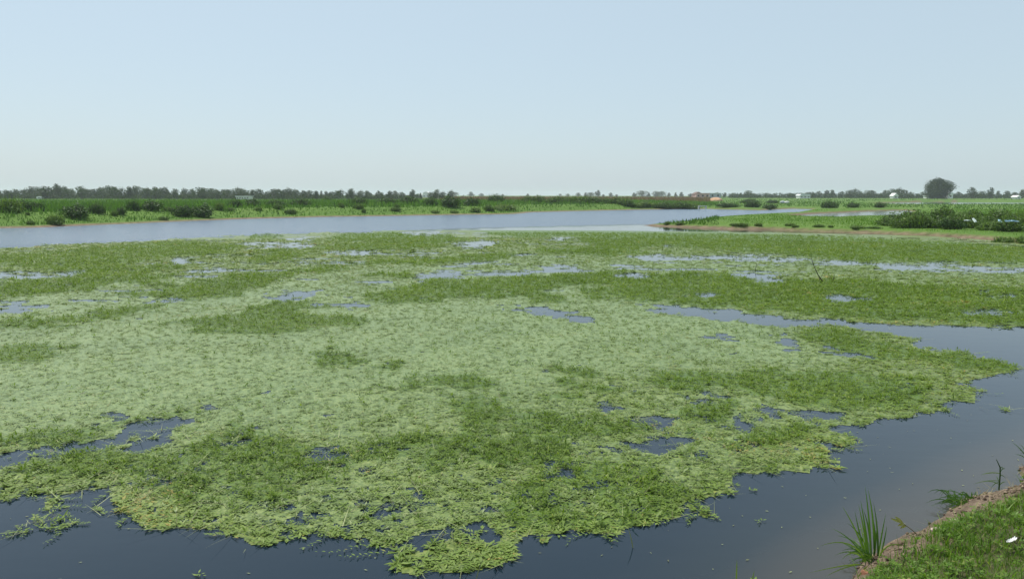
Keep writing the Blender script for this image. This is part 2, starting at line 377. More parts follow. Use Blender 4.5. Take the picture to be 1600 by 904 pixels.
p = n.new('ShaderNodeBsdfPrincipled'); p.inputs['Roughness'].default_value = 0.9; p.inputs['Specular IOR Level'].default_value = 0.2
bp = n.new('ShaderNodeBump'); bp.inputs['Strength'].default_value = 0.7; bp.inputs['Distance'].default_value = 0.03
l.new(n1.outputs['Fac'], bp.inputs['Height']); l.new(bp.outputs[0], p.inputs['Normal'])
l.new(x2.outputs[2], p.inputs['Base Color']); l.new(p.outputs[0], out.inputs['Surface'])
tag(mesh_np('near_bank', np.stack([bx_, by_, bz_], 1), bf, m, None, None, {'turf': turf(bx_, by_, bs)}, True), 'brown earth bank in the bottom right corner', None, None, 'structure')

# ------------------------------------------------------------------ floating weed
class Field:
    """soft map of patches on the water, traced once as outlines on the water plane"""
    X0, X1, Y0, Y1 = -200, 1800, 330, 1000
    def __init__(s, polys, rx, ry):
        A = np.zeros((s.Y1 - s.Y0, s.X1 - s.X0), np.float32)
        for P in polys:
            wt = 1.0
            if isinstance(P, tuple): wt, P = P
            P = np.array(P, float)
            x0, x1 = int(max(P[:, 0].min(), s.X0)), int(min(P[:, 0].max() + 1, s.X1)); y0, y1 = int(max(P[:, 1].min(), s.Y0)), int(min(P[:, 1].max() + 1, s.Y1))
            if x1 <= x0 or y1 <= y0: continue
            xx, yy = np.meshgrid(np.arange(x0, x1) + .5, np.arange(y0, y1) + .5)
            ins = inside(P, xx, yy)
            sub = A[y0 - s.Y0:y1 - s.Y0, x0 - s.X0:x1 - s.X0]
            sub[ins] = np.maximum(sub[ins], wt) if wt >= 0 else 0
        for _ in range(2):
            A = s.blur(A, rx, 1); A = s.blur(A, ry, 0)
        s.A = A
    @staticmethod
    def blur(A, r, ax):
        if r < 1: return A
        P = np.pad(A, [(r + 1, r) if k == ax else (0, 0) for k in (0, 1)], 'edge')
        c = np.cumsum(P, axis=ax, dtype=np.float64); w_ = 2 * r + 1
        return ((c[w_:] - c[:-w_]) if ax == 0 else (c[:, w_:] - c[:, :-w_])).astype(np.float32) / w_
    def __call__(s, px, py):
        u = np.clip(px - s.X0, 0, s.X1 - s.X0 - 1.01); v = np.clip(py - s.Y0, 0, s.Y1 - s.Y0 - 1.01)
        i, j = v.astype(int), u.astype(int)
        fi, fj = v - i, u - j
        A = s.A
        return (A[i, j] * (1 - fj) + A[i, j + 1] * fj) * (1 - fi) + (A[i + 1, j] * (1 - fj) + A[i + 1, j + 1] * fj) * fi
MAT_OUTLINE = [(-200, 402), (0, 388), (100, 383), (200, 378), (300, 372), (400, 366), (450, 364), (520, 362), (600, 360), (700, 355.8), (800, 353), (900, 350.8), (1000, 348.5), (1100, 353),
    (1200, 355), (1300, 358), (1500, 366), (1600, 373), (1800, 390), (1800, 530), (1600, 513), (1500, 510.5), (1400, 508), (1300, 503), (1200, 495), (1100, 487), (1040, 480), (995, 475), (988, 480),
    (1020, 487), (1100, 495), (1180, 507), (1260, 509), (1330, 513), (1390, 520), (1435, 529), (1460, 545), (1500, 553), (1545, 565), (1582, 577), (1560, 585), (1520, 591), (1500, 600), (1530, 608), (1555, 612),
    (1520, 620), (1540, 630), (1500, 636), (1440, 637), (1400, 646), (1350, 658), (1290, 656), (1280, 664), (1310, 685), (1322, 695), (1285, 690), (1290, 712), (1297, 724), (1262, 736), (1230, 732), (1190, 742), (1150, 741),
    (1145, 760), (1150, 780), (1100, 786), (1060, 800), (1020, 812), (980, 824), (930, 832), (885, 832), (860, 845), (800, 865), (760, 885), (700, 890), (640, 900), (592, 900), (580, 880), (600, 860),
    (560, 850), (500, 843), (440, 858), (385, 862), (360, 848), (320, 830), (260, 822), (215, 818), (190, 800), (200, 785), (150, 775), (100, 778), (60, 782), (30, 775), (0, 778), (-200, 770)]
FRAGS = [[(15, 820), (60, 812), (100, 806), (125, 815), (90, 828), (45, 834), (20, 830)], [(10, 795), (50, 790), (60, 800), (30, 806)], [(1085, 795), (1110, 790), (1115, 812), (1090, 815)], [(150, 800), (190, 805), (170, 812)]]
HOLES = [[(0, 428), (60, 425), (125, 424), (105, 430), (50, 435), (0, 438), (-200, 450), (-200, 436)], [(265, 406), (300, 402), (302, 411), (270, 413)], [(375, 382), (400, 378), (485, 381), (480, 388), (400, 390)],
    [(712, 379), (760, 375.5), (785, 382), (750, 389), (716, 387)], [(630, 363), (690, 361), (695, 367), (640, 368)], [(505, 393), (560, 391), (608, 395), (560, 400), (510, 397)], [(235, 467), (266, 465), (266, 474), (240, 475)],
    [(425, 460), (470, 452), (500, 463), (460, 469)], [(640, 432), (712, 426), (708, 436), (650, 439)], [(515, 474), (575, 470), (585, 478), (535, 481)], [(825, 420), (890, 415), (897, 424), (835, 428)],
    [(860, 373), (892, 372), (890, 377), (864, 377)], [(1028, 382), (1052, 383), (1050, 386), (1030, 386)], [(980, 403), (1030, 396), (1062, 405), (1000, 409)], [(1080, 403), (1150, 398), (1205, 404), (1150, 408)],
    [(958, 433), (990, 430), (1037, 434), (1000, 438)], [(1128, 428), (1180, 428), (1238, 433), (1235, 438), (1150, 435)], [(1366, 419), (1400, 413), (1480, 415), (1600, 420), (1800, 434), (1800, 441), (1600, 427), (1500, 424), (1420, 423), (1380, 425)],
    [(1200, 405), (1290, 406), (1400, 413), (1390, 416), (1290, 410), (1200, 408)], [(1308, 467), (1345, 460), (1388, 470), (1372, 476), (1325, 472)], [(1503, 462), (1540, 455), (1575, 460), (1530, 466)], [(1080, 460), (1108, 457), (1110, 463), (1084, 464)],
    [(795, 481), (860, 486), (918, 497), (895, 503), (840, 494)], [(1200, 548), (1240, 528), (1272, 530), (1250, 543), (1215, 550)], [(1298, 556), (1326, 545), (1330, 556)], [(1048, 612), (1115, 610), (1132, 622), (1080, 623)], [(1005, 652), (1045, 643), (1052, 663), (1018, 663)],
    [(998, 688), (1030, 681), (1078, 685), (1055, 701), (1008, 699)], [(1138, 657), (1172, 645), (1172, 666), (1145, 666)], [(1145, 627), (1190, 643), (1230, 643), (1292, 638), (1262, 660), (1200, 654)], [(940, 632), (962, 626), (965, 634)], [(1228, 703), (1244, 696), (1250, 704), (1236, 708)],
    [(828, 737), (860, 726), (892, 740), (862, 749)], [(478, 708), (510, 700), (528, 715), (500, 726)], [(543, 705), (572, 703), (562, 713)], [(300, 640), (330, 634), (325, 645)], [(312, 691), (345, 681), (364, 690), (330, 698)],
    [(-200, 760), (-200, 740), (0, 721), (60, 705), (120, 695), (180, 680), (210, 660), (272, 652), (268, 675), (240, 690), (218, 713), (170, 707), (100, 713), (40, 726), (0, 736)],
    [(612, 842), (680, 826), (738, 806), (772, 825), (760, 852), (705, 852), (650, 852)], [(150, 645), (185, 640), (180, 655), (150, 662)], [(370, 618), (425, 614), (425, 622), (375, 624)], [(800, 838), (840, 830), (870, 838), (830, 860), (805, 856)],
    [(1060, 520), (1130, 522), (1140, 530), (1080, 528)], [(0, 480), (40, 478), (90, 484), (40, 492), (0, 494)], [(700, 412), (760, 408), (770, 412), (710, 416)], [(440, 373), (470, 371), (490, 375), (450, 377)], [(1500, 486), (1545, 482), (1560, 488), (1520, 492)]]
DARK = [[(-200, 412), (0, 400), (100, 392), (180, 384), (280, 378), (370, 384), (360, 398), (250, 404), (130, 424), (60, 424), (0, 416), (-200, 430)], [(110, 430), (170, 418), (280, 412), (290, 418), (200, 432), (110, 437)],
    [(-200, 455), (0, 440), (60, 436), (160, 434), (260, 430), (310, 428), (290, 436), (200, 444), (150, 452), (100, 460), (40, 466), (0, 468), (-200, 480)], [(190, 460), (250, 452), (320, 440), (400, 425), (470, 424), (545, 411), (545, 418), (480, 430), (430, 440), (400, 455), (330, 466), (270, 471), (200, 465)],
    [(380, 368), (440, 366), (450, 372), (390, 375)], [(495, 373), (540, 365), (620, 361), (700, 367), (728, 375), (640, 380), (540, 379)], [(475, 387), (560, 382), (660, 380), (728, 378), (660, 389), (560, 392), (490, 391)], [(415, 391), (460, 387), (484, 396), (425, 401)], [(395, 401), (440, 398), (464, 408), (395, 413)],
    [(542, 413), (600, 406), (700, 402), (760, 397), (810, 394), (805, 404), (720, 410), (640, 414), (560, 415)], [(575, 425), (640, 429), (650, 438), (600, 435)], [(558, 463), (600, 452), (640, 445), (660, 439), (720, 437), (800, 435), (880, 431), (960, 424), (1000, 438), (900, 446), (820, 463), (740, 471), (680, 476), (600, 473)],
    [(270, 507), (320, 492), (380, 488), (450, 470), (520, 470), (505, 490), (575, 497), (540, 512), (480, 519), (400, 522), (330, 521), (280, 516)], [(-200, 520), (0, 500), (60, 497), (130, 495), (200, 480), (275, 477), (240, 488), (160, 501), (90, 513), (0, 521), (-200, 545)], [(-200, 555), (0, 545), (60, 543), (108, 545), (80, 557), (30, 563), (-200, 570)],
    [(-200, 700), (0, 685), (60, 680), (140, 668), (180, 658), (215, 653), (190, 668), (130, 690), (60, 702), (0, 712), (-200, 730)], [(210, 650), (270, 640), (295, 630), (270, 650), (230, 656)], [(40, 742), (80, 720), (150, 705), (220, 712), (300, 688), (380, 676), (440, 683), (480, 700), (540, 705), (600, 678), (660, 668), (705, 688), (640, 715), (560, 737), (480, 757), (420, 782), (330, 792), (250, 772), (180, 747), (100, 752)],
    [(325, 675), (375, 658), (365, 682)], [(620, 602), (680, 584), (750, 588), (785, 606), (720, 617), (660, 610)], [(495, 550), (530, 540), (565, 560), (530, 578), (510, 570)], [(585, 568), (635, 560), (640, 575), (600, 577)], [(700, 640), (760, 615), (800, 630), (835, 650), (780, 672), (720, 664)],
    [(765, 775), (820, 738), (880, 716), (960, 716), (1040, 738), (1085, 770), (1040, 803), (960, 823), (880, 827), (800, 805)], [(690, 682), (740, 650), (830, 638), (900, 648), (960, 636), (1015, 660), (980, 682), (900, 692), (860, 722), (780, 722)], [(620, 700), (700, 690), (740, 720), (660, 740)],
    [(980, 591), (1040, 578), (1150, 584), (1200, 578), (1300, 582), (1400, 588), (1480, 600), (1505, 612), (1430, 631), (1330, 636), (1230, 632), (1150, 611), (1060, 607)], [(1380, 536), (1480, 549), (1575, 570), (1578, 581), (1520, 577), (1450, 563), (1400, 556)], [(1205, 514), (1320, 513), (1385, 538), (1425, 560), (1330, 562), (1290, 537)], [(1035, 642), (1130, 618), (1165, 640), (1090, 652)],
    [(1130, 685), (1250, 658), (1275, 680), (1200, 702), (1125, 707)], [(905, 472), (960, 440), (1040, 424), (1130, 429), (1200, 444), (1250, 439), (1350, 438), (1450, 448), (1600, 454), (1800, 470), (1800, 525), (1600, 509), (1450, 503), (1350, 499), (1250, 491), (1150, 485), (1050, 479), (1000, 466)],
    [(1000, 360), (1200, 365), (1300, 369), (1450, 377), (1600, 387), (1800, 402), (1800, 424), (1600, 413), (1450, 409), (1350, 411), (1250, 400), (1150, 393), (1050, 386), (950, 389), (900, 375), (920, 358)], [(805, 391), (920, 387), (1005, 392), (980, 401), (880, 399)], [(735, 358), (900, 353), (1000, 355), (1000, 373), (900, 371), (820, 373), (760, 367)],
    [(800, 463), (850, 460), (892, 467), (860, 476), (805, 475)], [(820, 565), (880, 575), (950, 580), (930, 592), (850, 588)], [(860, 595), (950, 600), (990, 610), (900, 615)], [(840, 618), (900, 612), (930, 625), (860, 632)], [(400, 720), (470, 730), (440, 760), (380, 750)], [(240, 440), (300, 445), (290, 455), (240, 456)]]
F_mat = Field([MAT_OUTLINE] + [(0.62, P) for P in FRAGS], 4, 2)
F_hole = Field(HOLES, 4, 1)
F_dark = Field(DARK, 9, 3)
def warp(x, y):
    """ragged edges: shift places on the water by a few decimetres of noise before looking them up"""
    r = np.hypot(x, y); a = np.clip(r * 0.02, 0.12, 0.5)
    k = 1.0 / np.clip(r * 0.05, 0.35, 2.0)
    k = 2.2
    dx = (fbm(x * k, y * k, 61, 4) - .5) * 2.4 * a * 1.6 + (fbm(x * 0.5, y * 0.5, 64, 3) - .5) * 1.6 * a * 2
    dy = (fbm(x * k, y * k, 62, 4) - .5) * 2.4 * a * 1.6 + (fbm(x * 0.5, y * 0.5, 65, 3) - .5) * 1.6 * a * 2
    return project(x + dx, y + dy, np.zeros_like(x))
def cover(x, y, px=None, py=None):
    if px is None: px, py = warp(x, y)
    fm = F_mat(px, py); lace = smooth(fbm(x * 2.6, y * 2.6, 79, 4), 0.30, 0.62)
    c = fm - np.minimum(F_hole(px, py) * 1.35, 1.15) * (0.2 + 1.15 * lace)
    r = np.hypot(x, y)
    speck = (fbm(x * 3.1, y * 3.1, 71, 3) - 0.5) * 0.9 + (fbm(x * 0.45, y * 0.9, 75, 3) - 0.5) * 0.75 - 0.05
    streak = fbm(x * 0.42 + 5, y * 1.25, 131, 4)
    c = c + speck * (0.62 + 0.25 * smooth(r, 12, 30)) - 1.1 * smooth(streak, 0.61, 0.75) * smooth(r, 17, 30) * (1 - 0.75 * smooth(F_dark(px, py), 0.4, 0.8))
    fine = (fbm(x * 7.5, y * 7.5, 73, 3) - .5) * 0.85 * smooth(-r, -26, -10)
    c = c + fine
    c = np.where(fm < 0.06, np.minimum(c, 0.0), c)
    return np.where(bank_sd(x, y) > -0.25, 0, np.where(land_sd(x, y) > 0.25, 0, c))
def darkness(x, y, px=None, py=None):
    if px is None: px, py = warp(x, y)
    near = smooth(-np.hypot(x, y), -15, -10)
    return F_dark(px, py) - 0.07 * near + (fbm(x * 1.7, y * 1.7, 81, 4) - 0.5) * (0.9 + 0.8 * near) + (fbm(x * 0.4, y * 0.4, 85, 2) - 0.5) * 0.35 - 0.02

# --- water
wx, wy, wf = polar(np.concatenate([np.geomspace(0.8, 12, 90), np.geomspace(12.4, 420, 110)]), angs)
ws = np.maximum(bank_sd(wx, wy), land_sd(wx, wy))
shallow = np.maximum(smooth(bank_sd(wx, wy), -1.8, 0.0) * 0.85, smooth(land_sd(wx, wy), -2.0, 0.0) * 0.5)
m, n, l, out = mat('river_water')
geo = n.new('ShaderNodeNewGeometry')
mp = n.new('ShaderNodeMapping'); mp.inputs['Scale'].default_value = (0.7, 1.6, 1); mp.inputs['Rotation'].default_value = (0, 0, 0.15); l.new(geo.outputs['Position'], mp.inputs['Vector'])
n1 = noise(n, l, 2.2, 4, 0.6, mp.outputs['Vector']); n2 = noise(n, l, 0.35, 3, 0.5, geo.outputs['Position'])
p = n.new('ShaderNodeBsdfPrincipled'); p.inputs['IOR'].default_value = 1.33
at = n.new('ShaderNodeAttribute'); at.attribute_name = 'shallow'
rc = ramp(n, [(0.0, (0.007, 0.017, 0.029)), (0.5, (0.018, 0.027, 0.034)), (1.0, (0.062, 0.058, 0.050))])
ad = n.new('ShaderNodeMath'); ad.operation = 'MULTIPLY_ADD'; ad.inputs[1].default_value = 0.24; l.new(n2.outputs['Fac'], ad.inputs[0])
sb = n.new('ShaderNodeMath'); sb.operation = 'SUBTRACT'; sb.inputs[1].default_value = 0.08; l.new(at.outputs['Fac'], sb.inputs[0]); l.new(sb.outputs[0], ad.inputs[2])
l.new(ad.outputs[0], rc.inputs[0]); rv = n.new('ShaderNodeMix'); rv.data_type = 'RGBA'; rv.inputs[7].default_value = (0.11, 0.15, 0.205, 1)  # sky blue reflected by the ripples, painted into the base colour
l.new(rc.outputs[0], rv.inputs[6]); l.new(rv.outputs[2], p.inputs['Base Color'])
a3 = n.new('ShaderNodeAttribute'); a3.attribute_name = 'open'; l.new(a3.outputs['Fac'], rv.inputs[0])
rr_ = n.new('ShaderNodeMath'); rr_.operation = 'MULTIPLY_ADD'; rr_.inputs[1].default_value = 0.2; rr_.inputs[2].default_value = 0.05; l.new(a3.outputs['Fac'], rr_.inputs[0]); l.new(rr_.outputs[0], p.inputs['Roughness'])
b1 = n.new('ShaderNodeBump'); b1.inputs['Distance'].default_value = 0.16
l.new(a3.outputs['Fac'], b1.inputs['Strength'])
l.new(n1.outputs['Fac'], b1.inputs['Height']); l.new(b1.outputs[0], p.inputs['Normal'])
l.new(p.outputs[0], out.inputs['Surface'])
wpx, wpy = project(wx, np.maximum(wy, .5), np.zeros_like(wx))
open_w = 0.015 + 0.9 * smooth(np.hypot(wx, wy), 30, 60) * (1 - smooth(F_mat(wpx, wpy), 0.72, 0.97))       # wind ripples and painted sky blue only where no weed calms the water
for P in WAT[1:]: open_w = np.where(inside(P, wx, wy), 0.1, open_w)          # little ripple and painted sky blue on the small pools
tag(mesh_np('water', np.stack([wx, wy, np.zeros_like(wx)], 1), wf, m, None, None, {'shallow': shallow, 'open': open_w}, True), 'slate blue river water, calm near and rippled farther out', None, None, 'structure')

F_sheen = Field([[(-200, 430), (0, 425), (300, 420), (600, 410), (900, 395), (1300, 400), (1700, 410), (1700, 440), (1200, 430), (1100, 440), (1240, 500), (1300, 560), (1180, 580), (1000, 575), (860, 600), (700, 650), (520, 680), (300, 670), (120, 690), (-200, 710)], (0.5, [(-200, 690), (300, 640), (800, 600), (1300, 560), (1420, 620), (1200, 700), (1000, 790), (700, 830), (400, 830), (150, 760), (-200, 750)])], 60, 14)
def sky_sheen(x, y):
    """where reflected sky is painted in as paler green, leaves finer, 0..1"""
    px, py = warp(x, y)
    return np.clip(F_sheen(px, py) + (fbm(x * 0.6, y * 0.6, 77, 4) - .5) * 0.7, 0, 1)
# --- the thin matted layer that lies on the water
fang = np.radians(np.arange(-44, 44, 0.14))
sx, sy, sf = polar(np.concatenate([np.geomspace(4.6, 10, 150), np.geomspace(10.05, 18, 120), np.geomspace(18.1, 66, 160)]), fang, False)
sc_ = cover(sx, sy); sdk = darkness(sx, sy)
keep = (sc_[sf].mean(1) > 0.58 + 0.16 * (1 - smooth(np.hypot(sx, sy)[sf[:, 0]], 8, 16)))
sf = sf[keep]
used, inv = np.unique(sf, return_inverse=True)
m, n, l, out = mat('matted_weed')
geo = n.new('ShaderNodeNewGeometry')
vo = n.new('ShaderNodeTexVoronoi'); vo.inputs['Scale'].default_value = 34; l.new(geo.outputs['Position'], vo.inputs['Vector'])
n1 = noise(n, l, 5.0, 6, 0.7, geo.outputs['Position']); n2 = noise(n, l, 0.5, 4, 0.6, geo.outputs['Position'])
sp_ = n.new('ShaderNodeSeparateColor'); l.new(vo.outputs['Color'], sp_.inputs[0])
f1 = n.new('ShaderNodeMath'); f1.operation = 'MULTIPLY_ADD'; f1.inputs[1].default_value = 0.45; l.new(sp_.outputs[0], f1.inputs[0])
f2 = n.new('ShaderNodeMath'); f2.operation = 'MULTIPLY_ADD'; f2.inputs[1].default_value = 0.35; l.new(n1.outputs['Fac'], f2.inputs[0])
f3 = n.new('ShaderNodeMath'); f3.operation = 'MULTIPLY'; f3.inputs[1].default_value = 0.4; l.new(n2.outputs['Fac'], f3.inputs[0])
l.new(f3.outputs[0], f2.inputs[2]); l.new(f2.outputs[0], f1.inputs[2])
rq = ramp(n, [(0.3, (0.062, 0.100, 0.028)), (0.47, (0.117, 0.174, 0.052)), (0.64, (0.156, 0.22, 0.07)), (0.85, (0.225, 0.28, 0.10))]); l.new(f1.outputs[0], rq.inputs[0])  # paler ramp: sky sheen on the mat put into its colour
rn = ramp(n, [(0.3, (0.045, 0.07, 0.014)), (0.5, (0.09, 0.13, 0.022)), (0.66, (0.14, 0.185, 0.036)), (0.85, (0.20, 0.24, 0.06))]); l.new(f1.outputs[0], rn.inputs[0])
ap = n.new('ShaderNodeAttribute'); ap.attribute_name = 'sky_sheen'
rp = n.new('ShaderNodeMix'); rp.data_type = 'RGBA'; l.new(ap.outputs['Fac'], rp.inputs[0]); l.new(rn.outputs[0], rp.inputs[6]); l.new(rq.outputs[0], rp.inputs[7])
rd = ramp(n, [(0.3, (0.045, 0.085, 0.010)), (0.6, (0.08, 0.14, 0.016)), (0.85, (0.14, 0.20, 0.035))]); l.new(f1.outputs[0], rd.inputs[0])
at = n.new('ShaderNodeAttribute'); at.attribute_name = 'weedy'
mx = n.new('ShaderNodeMix'); mx.data_type = 'RGBA'; l.new(at.outputs['Fac'], mx.inputs[0]); l.new(rp.outputs[2], mx.inputs[6]); l.new(rd.outputs[0], mx.inputs[7])
p = n.new('ShaderNodeBsdfPrincipled'); p.inputs['Roughness'].default_value = 0.4; p.inputs['IOR'].default_value = 1.36
l.new(mx.outputs[2], p.inputs['Base Color'])
bp = n.new('ShaderNodeBump'); bp.inputs['Strength'].default_value = 0.5; bp.inputs['Distance'].default_value = 0.012
l.new(f1.outputs[0], bp.inputs['Height']); l.new(bp.outputs[0], p.inputs['Normal']); l.new(p.outputs[0], out.inputs['Surface'])
tag(mesh_np('floating_mat', np.stack([sx, sy, np.full_like(sx, 0.004)], 1)[used], inv.reshape(-1, 4), m, None, None, {'weedy': smooth(sdk, 0.4, 0.62)[used], 'sky_sheen': sky_sheen(sx, sy)[used]}),
    'pale green mat of floating weed spread over the water', None, None, 'stuff')

# --- leaves
def sample_ring(rho, r0, r1, amax, n_r=4000):
    rr = np.linspace(r0, r1, n_r); dens = rho(rr) * rr
    tot = np.trapezoid(dens, rr) * 2 * amax if hasattr(np, 'trapezoid') else np.trapz(dens, rr) * 2 * amax
    cdf = np.cumsum(dens); cdf /= cdf[-1]
    N = int(tot)
    r = np.interp(rng.random(N), cdf, rr); a = (rng.random(N) * 2 - 1) * amax
    return r * np.sin(a), r * np.cos(a), r
def leaves(cx, cy, cz, yaw, pitch, length, width, fold, rnd, base_off=None):
    """lance-shaped leaves, two faces folded on the midrib: base, side, tip, side"""
    N = len(cx)
    cp, sn = np.cos(pitch), np.sin(pitch)
    dx, dy = np.cos(yaw), np.sin(yaw)
    tx, ty, tz = dx * cp * length, dy * cp * length, sn * length
    bo = 0.0 if base_off is None else base_off
    bx, by, bz = cx + dx * bo, cy + dy * bo, cz
    px_, py_ = -dy, dx
    mfr = 0.42
    V = np.empty((N, 4, 3), np.float32)
    V[:, 0] = np.stack([bx, by, bz], 1)
    V[:, 2] = np.stack([bx + tx, by + ty, bz + tz], 1)
    mxx, myy, mzz = bx + tx * mfr, by + ty * mfr, bz + tz * mfr + fold
    V[:, 1] = np.stack([mxx + px_ * width / 2, myy + py_ * width / 2, mzz], 1)
    V[:, 3] = np.stack([mxx - px_ * width / 2, myy - py_ * width / 2, mzz], 1)
    i = np.arange(N) * 4
    F = np.stack([np.stack([i, i + 1, i + 2], 1), np.stack([i, i + 2, i + 3], 1)], 1).reshape(-1, 3)
    return V.reshape(-1, 3), F, np.repeat(rnd, 4)
K = 7
x, y, r = sample_ring(lambda r: np.where(r < 9, 320, 320 * (9 / r) ** 1.55), 4.7, 55, math.radians(43))
wpx, wpy = warp(x, y)
c = cover(x, y, wpx, wpy) + (rng.random(len(x)) - .5) * (0.28 + 0.34 * smooth(-np.hypot(x, y), -16, -9))
dk = darkness(x, y, wpx, wpy)
ok = (c > 0.5) & (rng.random(len(x)) > smooth(dk, 0.45, 0.8) * 0.3) & (rng.random(len(x)) > 0.2 * sky_sheen(x, y))
# a few rosettes that have drifted off the edge
drift = (c > 0.22) & (rng.random(len(x)) < 0.03) & (r < 20) & (bank_sd(x, y) < -0.5)
ok |= drift
x, y, r, dk, c = x[ok], y[ok], r[ok], dk[ok], c[ok]
N = len(x)
shn = np.repeat(sky_sheen(x, y), K)
age = smooth(fbm(x * 0.8, y * 0.8, 97, 3), 0.58, 0.72)                 # yellowing stands
tone = rng.random(N) * 0.42 + (fbm(x * 1.1, y * 1.1, 91) - .5) * 0.55 + 0.3 + age * 0.42 * rng.random(N)
X = np.repeat(x, K); Y = np.repeat(y, K); Rr = np.repeat(r, K)
spread = np.tile(np.arange(K) * 2 * math.pi / K, N) + np.repeat(rng.random(N) * 6.28, K) + rng.normal(0, 0.35, N * K)
L = (0.034 + 0.03 * rng.random(N * K)) * np.clip(Rr / 14, 1, 2.4) * np.repeat(np.clip(rng.lognormal(-0.08, 0.33, N), 0.45, 1.9), K) * (1 - 0.38 * shn)
W = L * rng.uniform(0.26, 0.42, N * K)
X = X + rng.normal(0, 0.012, N * K); Y = Y + rng.normal(0, 0.012, N * K)
V, F, A = leaves(X, Y, 0.006 + rng.random(N * K) * 0.012, spread, np.abs(rng.normal(0.08, 0.16, N * K)), L, W, L * rng.uniform(-.08, .12, N * K), np.clip(np.repeat(tone, K) + rng.normal(0, 0.16, N * K) * (1 - 0.4 * shn), 0, 1), 0.006)
sheen_l = np.repeat(rng.random(N) < np.clip(shn[::K] * 1.1 - 0.05, 0, 1), K)
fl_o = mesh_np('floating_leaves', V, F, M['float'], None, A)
fl_o.data.materials.append(M['float_sheen'])                     # same leaf, paler colour standing in for reflected sky
fl_o.data.polygons.foreach_set('material_index', np.repeat(sheen_l.astype(np.int32), 2))
tag(fl_o, 'pale floating leaf rosettes crowding the water surface', None, None, 'stuff')
n_float = len(F)

# --- upright shoots in the darker patches: a leafy stem standing a few centimetres out of the water
x, y, r = sample_ring(lambda r: np.where(r < 10, 250, 250 * (10 / r) ** 1.42), 4.8, 62, math.radians(43))
wpx, wpy = warp(x, y)
dk = darkness(x, y, wpx, wpy) + (rng.random(len(x)) - .5) * 0.35
c = cover(x, y, wpx, wpy)
ok = (c > 0.5) & ((rng.random(len(x)) < 0.97 * smooth(dk, 0.42, 1.0 - 0.2 * smooth(r, 10, 18)) ** (0.85 - 0.25 * smooth(r, 10, 18)) * (0.8 + 0.2 * smooth(r, 10, 20))) | (rng.random(len(x)) < 0.05))
x, y, r, dk = x[ok], y[ok], r[ok], dk[ok]
N = len(x); K = 6
hgt = (0.015 + 0.055 * rng.random(N) ** 1.3) * (0.5 + 0.65 * np.clip(dk, 0, 1)) * np.clip(r / 26, 1, 1.3)
lean = rng.random(N) * 6.28; la = rng.uniform(0.0, 0.9, N)
fr = np.tile((np.arange(K) + 0.6) / K, N)
Hk = np.repeat(hgt, K) * fr
X = np.repeat(x + 0, K) + np.repeat(np.cos(lean) * np.sin(la), K) * Hk
Y = np.repeat(y + 0, K) + np.repeat(np.sin(lean) * np.sin(la), K) * Hk
Z = 0.008 + Hk * np.repeat(np.cos(la), K)
Rr = np.repeat(r, K)
yaw = np.tile(np.arange(K) * 2.4, N) + np.repeat(rng.random(N) * 6.28, K)
L = (0.035 + 0.04 * rng.random(N * K)) * np.clip(Rr / 17, 1, 1.75)
tone = np.clip(0.25 + 0.35 * fr + rng.normal(0, 0.14, N * K) + np.repeat((fbm(x * 0.9, y * 0.9, 95) - .5) * 0.5, K), 0, 1)
strap = np.repeat(rng.random(N) < 0.6, K)                       # mostly long strap leaves, some broad ones
L = np.where(strap, L * 1.45, L)
V, F, A = leaves(X, Y, Z, yaw, rng.normal(0.22, 0.36, N * K), L, L * np.where(strap, rng.uniform(0.13, 0.22, N * K), rng.uniform(0.26, 0.40, N * K)), L * 0.05, tone)
tag(mesh_np('water_weed', V, F, M['shoot'], None, A), 'darker leafy weed standing up out of the floating mat', None, None, 'stuff')
n_shoot = len(F)

# --- ribbons and blades: (root, direction) curves built as tapering strips
def blades(x, y, z, yaw, length, width, lean, curl, rnd, S=3):
    N = len(x)
    t = np.linspace(0, 1, S + 1)
    ang = lean[:, None] + curl[:, None] * t[None] ** 1.2          # angle from vertical along the blade
    seg = (length / S)[:, None]
    hx = np.concatenate([np.zeros((N, 1)), np.cumsum(np.sin(ang[:, :-1]) * seg, 1)], 1)
    hz = np.concatenate([np.zeros((N, 1)), np.cumsum(np.cos(ang[:, :-1]) * seg, 1)], 1)
    wd = width[:, None] * (1 - t[None] ** 1.6) * 0.5
    dx, dy = np.cos(yaw)[:, None], np.sin(yaw)[:, None]
    tw = rng.normal(0, 0.5, N)[:, None]
    wx_ = (-dy * np.cos(tw) + dx * np.sin(tw)); wy_ = (dx * np.cos(tw) + dy * np.sin(tw))
    Px, Py, Pz = x[:, None] + dx * hx, y[:, None] + dy * hx, z[:, None] + hz
    V = np.empty((N, 2 * S + 1, 3), np.float32)
    for k in range(S):
        V[:, 2 * k] = np.stack([Px[:, k] + wx_[:, 0] * wd[:, k], Py[:, k] + wy_[:, 0] * wd[:, k], Pz[:, k]], 1)
        V[:, 2 * k + 1] = np.stack([Px[:, k] - wx_[:, 0] * wd[:, k], Py[:, k] - wy_[:, 0] * wd[:, k], Pz[:, k]], 1)
    V[:, 2 * S] = np.stack([Px[:, S], Py[:, S], Pz[:, S]], 1)
    q = 2 * S + 1; b = (np.arange(N) * q)[:, None]
    F = []
    for k in range(S - 1):
        F += [np.stack([b[:, 0] + 2 * k, b[:, 0] + 2 * k + 1, b[:, 0] + 2 * k + 3], 1), np.stack([b[:, 0] + 2 * k, b[:, 0] + 2 * k + 3, b[:, 0] + 2 * k + 2], 1)]
    F.append(np.stack([b[:, 0] + 2 * S - 2, b[:, 0] + 2 * S - 1, b[:, 0] + 2 * S], 1))
    return V.reshape(-1, 3), np.concatenate(F), np.repeat(rnd, q)

